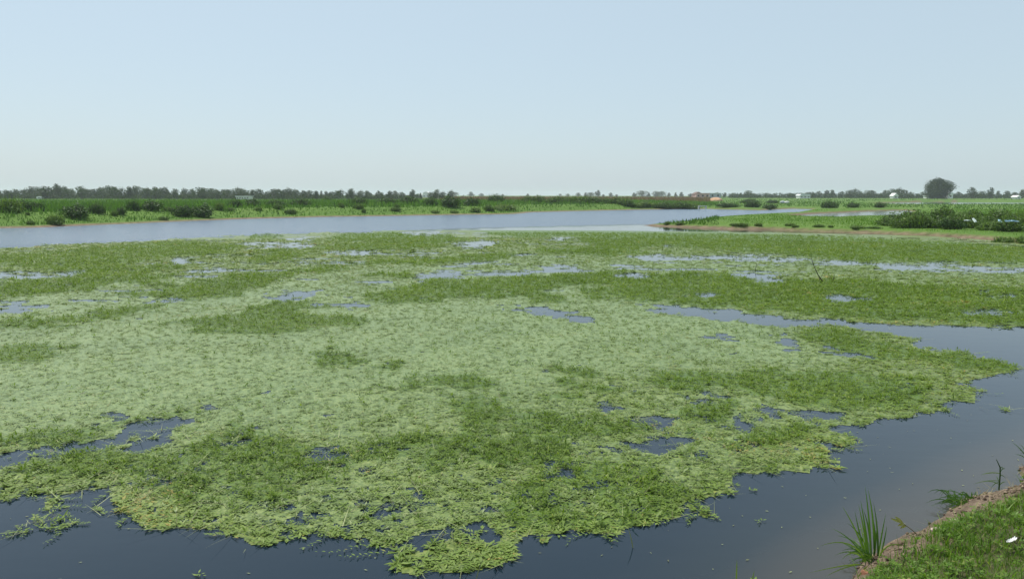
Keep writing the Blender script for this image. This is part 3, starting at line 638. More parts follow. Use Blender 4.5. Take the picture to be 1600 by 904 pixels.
# --- trailing stems at the mat's ragged near edge and lying over it
x, y, r = sample_ring(lambda r: np.where(r < 9, 110, 110 * (9 / r) ** 3), 4.7, 20, math.radians(40))
wpx, wpy = warp(x, y); c = cover(x, y, wpx, wpy)
ok = ((c > 0.15) & (c < 0.58) & (rng.random(len(x)) < 0.75)) | ((c > 0.55) & (rng.random(len(x)) < 0.16))
x, y, r = x[ok], y[ok], r[ok]; N = len(x)
V, F, A = blades(x, y, 0.008 + 0.01 * rng.random(N), rng.random(N) * 6.28, rng.uniform(0.08, 0.42, N), rng.uniform(0.004, 0.009, N), rng.uniform(1.35, 1.55, N), rng.uniform(-0.1, 0.12, N), rng.random(N), 3)
V[:, 2] = np.maximum(V[:, 2], 0.005)
tag(mesh_np('weed_stems', V, F, M['stem'], None, A), 'thin pale stems trailing off the edge of the mat', None, None, 'stuff')

# --- leafy runners feeling their way out over the water from the edges of the mat
x, y, r = sample_ring(lambda r: np.where(r < 9, 60, 60 * (9 / r) ** 2.2), 4.8, 20, math.radians(42))
c0 = cover(x, y); ok = (c0 > 0.36) & (c0 < 0.66)
x, y, r, c0 = x[ok], y[ok], r[ok], c0[ok]; N = len(x)
def soft(x, y):
    px, py = project(x, y, np.zeros_like(x)); return F_mat(px, py) - F_hole(px, py)
gx_ = soft(x + .15, y) - soft(x - .15, y); gy_ = soft(x, y + .15) - soft(x, y - .15)
ya = np.arctan2(-gy_, -gx_) + rng.normal(0, 0.75, N); ok = np.hypot(gx_, gy_) > 0.02
x, y, ya = x[ok], y[ok], ya[ok]; N = len(x); K = 16
ln = rng.uniform(0.12, 0.42, N); bend = rng.normal(0, 0.7, N)
t = np.tile((np.arange(K) + 1) / K, N); yr = np.repeat(ya, K) + np.repeat(bend, K) * t
X = np.repeat(x, K) + np.cos(yr) * np.repeat(ln, K) * t; Y = np.repeat(y, K) + np.sin(yr) * np.repeat(ln, K) * t
side_ = np.where(np.arange(N * K) % 2 == 0, 1, -1) * rng.uniform(0.5, 1.15, N * K) * np.where(t > 0.95, 0.1, 1)
L = rng.uniform(0.03, 0.06, N * K) * (1.15 - 0.4 * t)
ok = bank_sd(X, Y) < -0.2
V, F, A = leaves(X[ok], Y[ok], 0.008 + 0.01 * rng.random(ok.sum()), (yr + side_)[ok], np.abs(rng.normal(0.1, 0.2, ok.sum())), L[ok], L[ok] * rng.uniform(.26, .4, ok.sum()), L[ok] * .04, np.clip(rng.normal(0.55, 0.2, ok.sum()), 0, 0.97))
tag(mesh_np('weed_runners', V, F, M['float'], None, A), 'leafy runners reaching out from the ragged edges of the mat', None, None, 'stuff')
# --- specks and broken leaves adrift on the open water
x, y, r = sample_ring(lambda r: np.where(r < 9, 9, 9 * (9 / r) ** 2), 4.7, 30, math.radians(42))
wpx, wpy = warp(x, y); c = cover(x, y, wpx, wpy)
ok = (c < 0.4) & (bank_sd(x, y) < -0.1) & (rng.random(len(x)) < 0.25 + 0.75 * smooth(c, -0.3, 0.3) + 0.4 * smooth(bank_sd(x, y), -1, 0))
x, y, r = x[ok], y[ok], r[ok]; N = len(x)
V, F, A = leaves(x, y, np.full(N, 0.006), rng.random(N) * 6.28, rng.uniform(0, .08, N), rng.uniform(.012, .045, N), rng.uniform(.006, .016, N), np.zeros(N), rng.random(N))
tag(mesh_np('floating_specks', V, F, M['stem'], None, A), 'specks and broken leaves adrift on the open water', None, None, 'stuff')
# ------------------------------------------------------------------ grass
# near bank
ax = rng.uniform(1.2, 13, 350000); ay = rng.uniform(1.0, 13.5, 350000)
s = bank_sd(ax, ay); t_ = turf(ax, ay, s)
ok = (rng.random(len(ax)) < t_ * (0.35 + 0.65 * smooth(fbm(ax * 1.6, ay * 1.6, 101), 0.3, 0.5))) & (s > 0.1)
ax, ay, s = ax[ok], ay[ok], s[ok]
qx, qy = project(ax, ay, bank_z(ax, ay, s))
ok = (ay > 1.5) & (qx > 1050) & (qx < 2500) & (qy < 1300) & ((qx < 1750) & (qy < 1000) | (rng.random(len(ax)) < 0.5))
ax, ay, s = ax[ok], ay[ok], s[ok]; N = len(ax)
tall = smooth(fbm(ax * 1.2, ay * 1.2, 103), 0.45, 0.65)
V, F, A = blades(ax, ay, bank_z(ax, ay, s) - 0.01, rng.random(N) * 6.28, (0.05 + 0.06 * rng.random(N)) * (1 + 0.9 * tall), rng.uniform(0.005, 0.010, N), rng.uniform(0.05, 0.8, N), rng.uniform(0.2, 1.2, N),
                 np.clip(rng.beta(2.2, 2.4, N) + (rng.random(N) < 0.03) * 0.5, 0, 1), 3)
tag(mesh_np('bank_grass', V, F, M['grass'], None, A), 'short green grass covering the near bank at bottom right', None, None, 'stuff')
n_grass = len(F)
# clods, crumbs and straw on the bare earth
cxs = rng.uniform(1.5, 8.5, 40000); cys = rng.uniform(3.5, 10, 40000); s_ = bank_sd(cxs, cys); t__ = turf(cxs, cys, s_)
ok = (s_ > -0.06) & (s_ < 0.75) & (t__ < 0.6) & (rng.random(40000) < 0.8 * fbm(cxs * 3, cys * 3, 145))
cxs, cys = cxs[ok], cys[ok]; N2 = len(cxs); cz = bank_z(cxs, cys); sz = 0.006 + 0.022 * rng.random(N2) ** 3
dirs = np.array([[1, 0, 0], [0, 1, 0], [-1, 0, 0], [0, -1, 0], [0, 0, .8], [0, 0, -.5]], float)
V = (np.stack([cxs, cys, cz + sz * .2], 1)[:, None, :] + dirs[None] * sz[:, None, None] * rng.uniform(.6, 1.3, (N2, 6, 1)) + rng.normal(0, .2, (N2, 6, 3)) * sz[:, None, None]).reshape(-1, 3)
tri = np.array([[0, 1, 4], [1, 2, 4], [2, 3, 4], [3, 0, 4], [1, 0, 5], [2, 1, 5], [3, 2, 5], [0, 3, 5]])
F = (np.arange(N2)[:, None, None] * 6 + tri[None]).reshape(-1, 3)
tag(mesh_np('soil_clods', V, F, M['clod'], None, np.repeat(rng.random(N2), 6)), 'crumbly brown clods on the bare earth of the near bank', None, None, 'stuff')
sl_ = rng.random(N2) < 0.45; n3 = int(sl_.sum())
V, F, A = blades(cxs[sl_] + rng.normal(0, .05, n3), cys[sl_] + rng.normal(0, .05, n3), cz[sl_] + .01, rng.random(n3) * 6.28, rng.uniform(.04, .16, n3), rng.uniform(.003, .006, n3), rng.uniform(.9, 1.5, n3), rng.uniform(0, .4, n3), rng.random(n3), 3)
tag(mesh_np('dry_straw', V, F, M['straw'], None, A), 'dry straw and dead blades on the bare earth', None, None, 'stuff')
# broad-leaved herbs between the blades
pick = np.flatnonzero(rng.random(N) < 0.07 * (0.3 + smooth(fbm(ax * 2.5, ay * 2.5, 107), .4, .6))); nh = len(pick); K = 5
hx = np.repeat(ax[pick], K); hy = np.repeat(ay[pick], K)
V, F, A = leaves(hx, hy, bank_z(hx, hy) + np.repeat(rng.uniform(.02, .07, nh), K), np.tile(np.arange(K) * 1.257, nh) + np.repeat(rng.random(nh) * 6.28, K), rng.normal(.3, .3, nh * K), rng.uniform(.02, .045, nh * K), rng.uniform(.012, .024, nh * K), rng.normal(0, .003, nh * K), np.clip(rng.normal(.55, .18, nh * K), 0, .95), 0.004)
tag(mesh_np('bank_herbs', V, F, M['grass'], None, A), 'small broad leaved herbs among the near grass', None, None, 'stuff')
# long arching blades among the turf
pick = rng.random(N) < 0.018
V, F, A = blades(ax[pick], ay[pick], bank_z(ax[pick], ay[pick]) - 0.01, rng.random(pick.sum()) * 6.28, rng.uniform(0.16, 0.34, pick.sum()), rng.uniform(0.005, 0.009, pick.sum()), rng.uniform(0.3, 0.8, pick.sum()), rng.uniform(0.6, 1.5, pick.sum()), rng.uniform(0.4, 1, pick.sum()), 5)
tag(mesh_np('long_grass', V, F, M['grass'], None, A), 'long arching grass blades rising out of the near turf', None, None, 'stuff')

# far banks and spit: tufts
def far_tufts(px0, px1, y0, y1, n_c, hmin, hmax, wid, cond, name, m, label, S=2):
    """grass tufts over a stretch of land given by the directions and distances it spans"""
    a = rng.uniform(px0, px1, n_c); d = np.exp(rng.uniform(math.log(y0), math.log(y1), n_c))
    x = d * (a - CX) / F_PX * 1.008; y = d
    s = land_sd(x, y); ok = (s > 0.5) & cond(x, y, s)
    x, y, s = x[ok], y[ok], s[ok]
    z = land_z(x, y, s); N = len(x)
    clump = fbm(x * 0.5, y * 0.5, 111)
    hh = (hmin + (hmax - hmin) * rng.random(N)) * (0.55 + 0.9 * smooth(clump, 0.35, 0.65)) * smooth(s, 0.2, 2.0) * (0.55 + 0.45 * smooth(s, 3, 9))
    V, F, A = blades(x, y, z - 0.02, rng.random(N) * 6.28, hh, wid * (y / 80.0) * rng.uniform(0.7, 1.4, N), rng.uniform(0, 0.5, N), rng.uniform(0.1, 0.9, N), np.clip(rng.beta(2.5, 2.5, N) * 0.8 + (clump - .4) * 0.5, 0, 1), S)
    tag(mesh_np(name, V, F, m, None, A), label, None, None, 'stuff')
    return len(F)
nf = far_tufts(-120, 1290, 58, 230, 115000, 0.25, 0.75, 0.085, lambda x, y, s: (rightness(x, y) < 0.75) & (s > 1.0) & (s < 60), 'far_bank_grass', M['far_grass'], 'tall green grass along the far left river bank')
nf += far_tufts(985, 1800, 40, 150, 70000, 0.08, 0.26, 0.05, lambda x, y, s: (rightness(x, y) > 0.3) & (s > 0.4), 'spit_grass', M['bright_grass'], 'bright green grass on the low spit at right')
nf += far_tufts(-120, 1750, 150, 420, 26000, 0.2, 0.5, 0.09, lambda x, y, s: (s > 6), 'field_grass', M['far_grass'], 'flat green field beyond the river')
nf += far_tufts(690, 1105, 260, 600, 20000, 0.6, 1.2, 0.09, lambda x, y, s: (s > 25), 'dry_crop', M['crop'], 'reddish brown crop strip behind the far bank')

# ------------------------------------------------------------------ trees and bushes
def leaf_cloud(lobes, n_leaf, size, flat=0.25, tone_bias=0.0):
    """leaf-sized faces spread through overlapping lobes, more of them near the lobes' outsides"""
    c = np.array([l_[:3] for l_ in lobes]); rr = np.array([l_[3:6] if len(l_) > 4 else (l_[3],) * 3 for l_ in lobes])
    wgt = rr.prod(1) ** 0.7; wgt /= wgt.sum()
    k = rng.choice(len(lobes), n_leaf, p=wgt)
    d = rng.normal(size=(n_leaf, 3)); d /= np.linalg.norm(d, axis=1)[:, None]
    rad_ = rng.random(n_leaf) ** 0.33
    P = c[k] + d * rr[k] * rad_[:, None] * (1 + rng.normal(0, 0.08, n_leaf))[:, None]
    # small clusters: jitter shared by groups so the outline breaks into sprays
    P += np.repeat(rng.normal(0, 1, (n_leaf // 6 + 1, 3)), 6, 0)[:n_leaf] * rr[k] * 0.10
    P[:, 2] = np.maximum(P[:, 2], 0.02)
    nrm = d + rng.normal(0, 0.6, (n_leaf, 3)); nrm /= np.linalg.norm(nrm, axis=1)[:, None]
    t = np.cross(nrm, rng.normal(size=(n_leaf, 3))); t /= np.linalg.norm(t, axis=1)[:, None] + 1e-9
    b = np.cross(nrm, t)
    s_ = size * rng.uniform(0.6, 1.4, n_leaf)
    V = np.empty((n_leaf, 4, 3), np.float32)
    V[:, 0] = P - t * s_[:, None]; V[:, 1] = P + b * (s_ * 0.55)[:, None] + nrm * (s_ * 0.15)[:, None]; V[:, 2] = P + t * s_[:, None]; V[:, 3] = P - b * (s_ * 0.55)[:, None] + nrm * (s_ * 0.15)[:, None]
    i = np.arange(n_leaf) * 4
    F = np.stack([np.stack([i, i + 1, i + 2], 1), np.stack([i, i + 2, i + 3], 1)], 1).reshape(-1, 3)
    lobe_t = rng.random(len(lobes))[k]
    return V.reshape(-1, 3), F, np.repeat(np.clip(0.3 * lobe_t + 0.7 * rng.random(n_leaf) + tone_bias, 0, 1), 4)
def trunk(mb, h, r, spread, n_limb, top=0.62):
    mb.tube([(0, 0, -0.3), (0.03 * h * random.uniform(-1, 1), 0.03 * h * random.uniform(-1, 1), h * 0.3), (0.05 * h * random.uniform(-1, 1), 0, h * top)], [r * 1.35, r, r * 0.5], 7)
    for k in range(n_limb):
        a = 6.2832 * k / n_limb + random.uniform(-.4, .4); z0 = h * random.uniform(0.2, 0.45)
        mb.tube([(0, 0, z0), (math.cos(a) * spread * .45, math.sin(a) * spread * .45, z0 + h * 0.16), (math.cos(a) * spread * .8, math.sin(a) * spread * .8, z0 + h * 0.33)], [r * 0.55, r * 0.35, r * 0.12], 5)
HIDE = []
def make_tree(name, label, loc, h, wd, n_leaf, size, m, n_lobe=9, group=None, base=0.18, shape='round', rz=0.0, scale=(1, 1, 1)):
    root = empty(name, loc, label, 'tree', group, rz, scale)
    lobes = []
    for k in range(n_lobe):
        t = (k + 0.5) / n_lobe
        z = h * (base + (0.92 - base) * t)
        prof = {'round': math.sin(math.pi * min(0.97, 0.16 + 0.78 * t)) ** 0.7, 'ball': 1.25 * math.sqrt(max(0.02, 1 - ((t - 0.42) / 0.62) ** 2)), 'cone': 1.1 - 0.85 * t, 'flat': 0.6 + 0.5 * t if t < 0.8 else 0.75}[shape]
        a = 2.399 * k + random.uniform(-.4, .4); off = wd * 0.5 * prof * random.uniform(0.35, 0.72) * (0.35 if t > 0.85 else 1)
        lr = wd * random.uniform(0.18, 0.27) * (0.6 + 0.4 * prof)
        lobes.append((math.cos(a) * off, math.sin(a) * off, min(z, h - lr * 0.8), lr, lr, lr * random.uniform(0.7, 0.95)))
    lobes.append((0, 0, h * (base + 0.36), wd * 0.26, wd * 0.26, h * 0.26))
    V, F, A = leaf_cloud(lobes, n_leaf, size)
    mb = MB(); trunk(mb, h, h * 0.028, wd * 0.4, 4)
    a = mb.build('trunk', M['bark'], root); b = mesh_np('crown', V, F, m, root, A)
    CHILD[root.name] = [a, b]
    return root
def make_bush(name, label, loc, h, wd, n_leaf, size, m, group=None, rz=0.0, scale=(1, 1, 1), n_lobe=7, cat='bush', spiky=0.0):
    root = empty(name, loc, label, cat, group, rz, scale)
    lobes = []
    for k in range(n_lobe):
        a = 2.399 * k; q = math.sqrt((k + .3) / n_lobe) * wd * 0.34
        lh = h * random.uniform(0.55, 1.0) * (1 - 0.35 * (k / n_lobe))
        lobes.append((math.cos(a) * q, math.sin(a) * q * 0.8, lh * 0.48, wd * 0.2, wd * 0.19, lh * 0.5))
    V, F, A = leaf_cloud(lobes, n_leaf, size)
    if spiky:
        n_b = int(spiky); ra = rng.random(n_b) * 6.28; rq = np.sqrt(rng.random(n_b)) * wd * 0.42
        V2, F2, A2 = blades(np.cos(ra) * rq, np.sin(ra) * rq * .8, np.zeros(n_b), rng.random(n_b) * 6.28, h * rng.uniform(0.6, 1.18, n_b), np.full(n_b, size * 0.5), rng.uniform(0, .3, n_b), rng.uniform(0.1, 0.7, n_b), rng.random(n_b), 3)
        F = np.concatenate([F, F2 + len(V)]); V = np.concatenate([V, V2]); A = np.concatenate([A, A2])
    mb = MB()
    for k in range(4):
        a = 1.57 * k + .4
        mb.tube([(0.05 * math.cos(a), 0.05 * math.sin(a), -0.15), (math.cos(a) * wd * .12, math.sin(a) * wd * .12, h * .35), (math.cos(a) * wd * .24, math.sin(a) * wd * .24, h * .7)], [0.04 * h, 0.028 * h, 0.01 * h], 5)
    a = mb.build('stems', M['bark'], root); b = mesh_np('foliage', V, F, m, root, A)
    CHILD[root.name] = [a, b]
    return root
def on_land(px, dist):
    p = Gd(px, dist); p.z = float(land_z(np.array([p.x]), np.array([p.y]))[0]); return p
def m_at(px_size, dist): return px_size * dist / F_PX

# lone round tree of the right
p = on_land(1465, 470)
make_tree('broad_tree', 'large dark round tree standing alone above the right tree line', p, m_at(31.5, 470), m_at(36, 470), 14000, 0.33, M['tree_leaf'], 30, None, 0.06, 'ball')
# variants for the tree lines (unit: metres at 6 m tall), each first placed as a tree of its own
protos = []
def LEFT_LABEL(x):
    return 'dark tree of the left tree line, ' + ('left of its tallest tree' if x < 88 else 'between its tallest tree and the long white house' if x < 378 else 'between the long white house and the domed roof')
def first(kind, lab, grp, loc, rz, sc):
    v = VAR[kind]
    if v['root'] is None:
        v['root'] = make_tree('tree', lab, loc, 6.0, v['w'], 900, 0.26, M[v['m']], v['n'], grp, v['b'], v['s'], rz, sc)
        return v['root']
    return copy_tree(v['root'], loc, rz, sc, lab, grp)
VAR = [dict(root=None, w=6.0, m='tree_leaf', n=10, b=0.04, s='round'), dict(root=None, w=7.5, m='tree_leaf', n=11, b=0.03, s='flat'), dict(root=None, w=5.0, m='tree_leaf', n=10, b=0.05, s='cone'),
       dict(root=None, w=6.5, m='tree_leaf_pale', n=9, b=0.03, s='round'), dict(root=None, w=5.5, m='tree_leaf', n=9, b=0.06, s='round'), dict(root=None, w=8.0, m='tree_leaf_pale', n=11, b=0.06, s='flat')]
def tree_row(px0, px1, step, dist, top, label, group, jit=0.35, mult=1.0, dj=25):
    x = px0
    while x < px1:
        d = dist + random.uniform(-dj, dj)
        p = on_land(x + random.uniform(-2, 2), d)
        tp = top(x) * 0.93 - 0.9 + random.choice((-3.5, -1.8, -.8, 0, .6, 1.6, 3.8))         # how many picture rows the top clears the horizon
        h = (H_CAM - p.z) + m_at(tp, d)
        k = random.randrange(len(VAR)); s_ = h / 6.0
        wd_ = s_ * random.uniform(0.85, 1.6) * mult
        lb = label(x) if callable(label) else label
        first(k, lb, group, p, random.uniform(0, 6.28), (wd_, wd_, s_))
        x += step * random.uniform(0.7, 1.3)
# measured crown heights above the horizon along the picture
def prof(pts):
    xs, ys = zip(*pts); return lambda x: float(np.interp(x, xs, ys))
tree_row(-60, 700, 10.5, 360, prof([(-60, 9), (0, 9), (130, 11), (230, 13), (270, 10), (300, 12), (400, 9), (480, 8.5), (580, 8), (640, 7), (700, 5)]), LEFT_LABEL, 'trees of the left tree line')
tree_row(-60, 640, 14, 420, prof([(-60, 8), (0, 9), (230, 12), (300, 11), (400, 9), (500, 8), (640, 6)]), LEFT_LABEL, 'trees of the left tree line')
first(0, 'tallest tree of the left tree line, rising above its neighbours', None, on_land(90, 350), 1.0, (1.0, 1.0, 1.16))
first(4, 'small single tree left of the white domed roof', None, on_land(645, 420), 2.0, (0.75, 0.75, 0.83))
first(3, 'round tree just right of the white domed roof', None, on_land(683, 420), 0.6, (1.0, 1.0, 0.86))
first(1, 'wide tree at the end of the left tree line', None, on_land(704, 425), 1.7, (0.85, 0.85, 0.8))
MIDL = 'faint blue-grey tree far off in the middle of the horizon'
tree_row(712, 930, 15, 1150, prof([(712, 2), (800, 2.5), (930, 4)]), MIDL, 'distant trees in the middle', mult=1.6, dj=60)
tree_row(925, 1082, 10.5, 850, prof([(925, 6), (950, 4), (985, 3), (1020, 7), (1080, 4)]), 'grey-green tree left of the pink house on the horizon', 'trees left of the pink house', mult=1.25, dj=50)
tree_row(1122, 1255, 10, 640, prof([(1122, 7), (1150, 6), (1200, 5), (1240, 5)]), 'dark tree between the pink house and the white bungalow', 'trees right of the pink house', mult=1.2, dj=40)
def RL(x):
    return 'dark tree of the right tree line, ' + ('between the white bungalow and the gabled house' if x < 1397 else 'between the gabled house and the large lone tree' if x < 1465 else 'right of the large lone tree')
tree_row(1262, 1452, 10.5, 560, prof([(1262, 7), (1320, 9.5), (1380, 8), (1395, 11), (1452, 7)]), RL, 'trees of the right tree line', mult=1.15)
tree_row(1488, 1700, 11, 560, prof([(1488, 6), (1510, 7), (1520, 11), (1550, 9), (1600, 12), (1700, 12)]), RL, 'trees of the right tree line', mult=1.15)
first(0, 'bushy round tree a little right of the large lone tree', None, on_land(1519, 520), 0.3, (1.45, 1.45, 1.3))
first(4, 'second taller tree right of the large lone tree', None, on_land(1548, 525), 0.9, (1.15, 1.15, 1.25))

# low scrub closing the foot of the tree lines
def scrub(name, px0, px1, dist, n_b, hh, label):
    lob = []
    for k in range(n_b):
        p = on_land(random.uniform(px0, px1), dist + random.uniform(-15, 15))
        lob.append((p.x, p.y, p.z + hh * 0.35, hh * random.uniform(1.0, 2.2), hh * 1.2, hh * random.uniform(0.5, 1.0)))
    V, F, A = leaf_cloud(lob, n_b * 90, hh * 0.16)
    tag(mesh_np(name, V, F, M['tree_leaf'], None, A), label, None, None, 'stuff')
scrub('scrub', -80, 640, 352, 210, 2.1, 'low dark scrub at the foot of the left trees')
scrub('scrub', 1120, 1700, 545, 190, 3.0, 'low dark scrub at the foot of the right trees')

# ---- bushes
def bush_at(i, px, dist, wpx, hpx, lab, group=None, m=None):
    p = on_land(px, dist)
    v = BV[i]; sw, sh = m_at(wpx, dist) / v['w'], m_at(hpx, dist) / v['h']
    if v['root'] is None:
        v['root'] = make_bush('bush', lab, p, v['h'], v['w'], v['n'], v['s'], M[v['m']], group, random.uniform(-.3, .3), (sw, sw, sh), v['l'], 'bush', v.get('spk', 0))
        return v['root']
    return copy_tree(v['root'], p, random.uniform(0, 6.28), (sw, sw, sh), lab, group)
BV = [dict(root=None, w=2.4, h=1.6, n=1500, s=0.085, m='bush_leaf', l=8), dict(root=None, w=3.0, h=1.5, n=1700, s=0.09, m='bush_leaf', l=10), dict(root=None, w=2.0, h=1.2, n=1000, s=0.085, m='bush_pale', l=6, spk=120), dict(root=None, w=2.2, h=1.7, n=1100, s=0.08, m='bush_leaf', l=6, spk=160), dict(root=None, w=2.6, h=1.5, n=1700, s=0.085, m='bush_mid', l=11)]
def bd(px, py):            # distance of a place on the left bank from where its foot shows
    return G(px, py).y
for (i, px, by, wp, hp, lab) in [
    (2, 14, 352, 44, 25, 'pale green shrub at the left edge of the far bank'), (0, 32, 349, 34, 20, 'dark bush, first of two joined ones at far left'), (1, 56, 349, 32, 21, 'dark bush, second of two joined ones at far left'),
    (2, 84, 354, 30, 17, 'bright yellow-green mound at the waterline of the far left bank'), (0, 117, 350.5, 44, 24, 'big dark bush right of the bright yellow-green mound'), (3, 150, 348, 28, 17, 'mid green bush between the big dark bush and a tiny one'),
    (0, 187, 347, 19, 13, 'tiny dark round bush low on the far left bank'), (3, 207, 345, 24, 17, 'green bush just right of the tiny dark round bush'), (0, 236, 344, 38, 18, 'dark bush left of the widest bush pair on the far bank'),
    (1, 284, 344, 40, 23, 'left half of the widest dark bush pair on the far bank'), (0, 316, 343.5, 38, 23, 'right half of the widest dark bush pair on the far bank'), (2, 342, 341, 18, 13, 'pale shrub beside the right end of the widest bush pair'),
    (3, 368, 338, 24, 13, 'low green bush on the bank below the white long house'), (0, 394, 336, 26, 14, 'dark low bush under the white long house'), (3, 430, 336, 38, 11, 'low spreading bush on the bank right of the long house'), (3, 470, 334, 34, 11, 'low spreading bush left of the dark tuft on the bank crest'),
    (0, 511, 322, 22, 9, 'dark tuft on the crest of the far bank'), (3, 560, 332, 34, 11, 'green bush in the middle of the far left bank'), (1, 606, 331, 36, 13, 'dark hedge-like bush below the white dome, left end'), (0, 640, 331, 36, 14, 'dark hedge-like bush below the white dome, right end'),
    (3, 672, 333, 26, 13, 'ragged green bush left of the large dark bank bush'), (0, 704, 334, 38, 20, 'large dark bush near the green cape, left one'), (1, 738, 333, 34, 18, 'large dark bush near the green cape, right one'), (3, 775, 327, 34, 13, 'dark green bush right above the green cape'), (2, 790, 332.5, 46, 10, 'bright low shrub on the green cape by the water')]:
    p0 = G(px, by)
    b = bush_at(i, px, p0.y + 1.2, wp * 1.1, hp * 1.1, lab)
for k, px in enumerate(range(812, 1096, 15)):
    bush_at(random.choice((4, 4, 2, 2)), px + random.uniform(-4, 4), G(px, 327.6).y + 5 + random.uniform(0, 3), 30 + random.uniform(-6, 9), 11 + random.uniform(-3, 4), 'green bush in the row along the far middle bank, ' + ('left half' if px < 950 else 'right half by the pale culvert'), 'bush row along the far middle bank')
for (i, px, dist, wp, hp, lab) in [(1, 1138, 170, 40, 11, 'dark bush by the river bend beside the pale culvert'), (3, 1176, 168, 30, 12, 'green reedy bush left of the river bend end'), (0, 1203, 163, 30, 11, 'rounded bush at the end of the river bend'), (0, 1172, 250, 40, 9, 'dark bush on the field behind the river bend'), (1, 1208, 255, 26, 8, 'small dark bush on the field edge above the river bend'),
    (3, 1297, 160, 36, 13, 'ragged bush behind the small pool, leftmost of three'), (0, 1334, 163, 25, 11, 'rounded bush behind the small pool, middle of three'), (0, 1376, 165, 25, 11, 'rounded bush behind the small pool, rightmost of three')]:
    bush_at(i, px, dist, wp, hp, lab)
BV[0]['root'] = BV[0]['root']
# shrub thicket on the right bank
for (px, dist, wp, hp) in [(1392, 66, 44, 17), (1412, 64, 40, 22), (1432, 62, 50, 26), (1455, 61, 52, 28), (1470, 64, 50, 30), (1490, 60, 46, 28), (1512, 62, 52, 27), (1535, 60, 50, 25), (1556, 58, 46, 24), (1580, 56, 56, 26), (1604, 56, 56, 32), (1640, 54, 60, 30),
                           (1430, 72, 60, 28), (1475, 74, 60, 30), (1520, 74, 60, 32), (1565, 72, 62, 34), (1610, 68, 60, 38), (1660, 66, 60, 36), (1400, 70, 50, 22), (1545, 66, 50, 30), (1590, 64, 50, 32), (1500, 67, 50, 29)]:
    bush_at(random.choice((1, 4, 4, 4, 2) if px < 1500 else (4, 4, 2)), px, dist + random.uniform(-1.5, 1.5), wp * random.uniform(.8, 1.25), hp * random.uniform(0.62, 1.08), 'leafy green shrub of the right thicket, ' + ('at its thin left end' if px < 1440 else 'in its middle, left of the plastic sheets' if px < 1510 else 'around the plastic sheets' if px < 1592 else 'at the right edge of the picture'), 'thicket shrubs on the right bank')
for k in range(26):
    px = random.uniform(-10, 800); py = float(np.interp(px, *zip(*far_shore))); t_ = random.uniform(0, 1)
    d_ = G(px, py).y + 2.0 + 7 * t_
    bush_at(random.choice((2, 2, 4)), px, d_, random.uniform(9, 24), random.uniform(5, 11), 'pale low shrub on the far left bank, ' + ('left of the widest bushes' if px < 268 else 'between the widest bushes and the dome' if px < 650 else 'right of the dome'), 'low shrubs scattered on the far left bank')
for k in range(13):
    px = random.uniform(1040, 1375); py = float(np.interp(px, *zip(*pen_near)))
    bush_at(random.choice((2, 4, 4)), px, G(px, py).y + random.uniform(0.9, 2.2), random.uniform(10, 34), random.uniform(4, 7), 'low ragged plant along the earth edge of the right spit', 'low plants along the edge of the right spit')

for (px, dist, wp, hp) in [(1465, 54, 34, 10), (1505, 53, 36, 12), (1530, 51, 36, 11), (1575, 50, 40, 14), (1610, 49, 44, 14), (1420, 57, 30, 9)]:
    bush_at(2, px, dist, wp, hp, 'low pale green plant at the foot of the right thicket', 'low plants at the foot of the right thicket')

# ------------------------------------------------------------------ buildings far off
def house(name, px, dist, wpx, hpx, depth, wall, roof, label, rz=0.0, roof_kind='gable', n_win=3, roof_h=0.35, cat='house'):
    p = on_land(px, dist); W_, H_ = m_at(wpx, dist), m_at(hpx, dist)
    root = empty(name, p, label, cat, None, rz)
    hw = H_ * (1 - roof_h)
    MB().box((0, 0, hw / 2 - 0.1), (W_, depth, hw + 0.2)).build('wall', wall, root)
    ov = 0.35
    if roof_kind == 'gable':
        MB().prism([(-W_ / 2 - ov, hw + 0.01), (W_ / 2 + ov, hw + 0.01), (W_ / 2 - 0.1 * W_, H_), (-W_ / 2 + 0.1 * W_, H_)], -depth / 2 - ov, depth / 2 + ov).build('roof', roof, root)
    elif roof_kind == 'front':
        MB().prism([(-W_ / 2 - ov, hw + 0.01), (W_ / 2 + ov, hw + 0.01), (0, H_)], -depth / 2 - ov, depth / 2 + ov).build('roof', roof, root)
    elif roof_kind == 'dome':
        n_ = 14
        MB().prism([(W_ / 2 * 1.02 * math.cos(math.pi * k / n_), hw + 0.01 + (H_ - hw) * math.sin(math.pi * k / n_)) for k in range(n_ + 1)], -depth / 2, depth / 2).build('roof', roof, root)
    else:
        MB().box((0, 0, hw + 0.16), (W_ + 2 * ov, depth + 2 * ov, 0.3)).build('roof', roof, root)
    for k in range(n_win):
        xx = (k + 0.5 - n_win / 2) * W_ / n_win
        MB().box((xx, -depth / 2 - 0.02, hw * 0.55), (min(1.1, W_ / n_win * 0.45), 0.1, hw * 0.36)).build('window', M['dark_glass'], root)
    return root
house('long_house', 382, 330, 19, 6.6, 6, M['white_wall'], M['pale_roof'], 'long low white house in front of the left tree line', 0.05, 'flat', 5)
house('small_house', 64.5, 335, 8, 4.2, 4, M['white_wall'], M['white_wall'], 'tiny white hut at the foot of the tall left tree', 0.1, 'dome', 1)
house('domed_hall', 667, 640, 11, 8.6, 14, M['white_wall'], M['white_wall'], 'white hall with a rounded roof between two trees', 0, 'dome', 2, 0.6, 'hall')
house('low_hall', 655.5, 650, 13, 6.2, 14, M['white_wall'], M['white_wall'], 'low white hall left of the rounded roof', 0, 'front', 2, 0.5, 'hall')
house('pink_house', 1097, 480, 20, 8.4, 7, M['pink_wall'], M['pink_wall'], 'pink house with a flat roof on the middle horizon', -0.1, 'flat', 3, 0.1)
house('dark_roofed_house', 1089, 500, 12, 10.0, 6, M['pink_wall'], M['dark_roof'], 'small dark roofed house behind the pink house', 0.1, 'front', 1, 0.35)
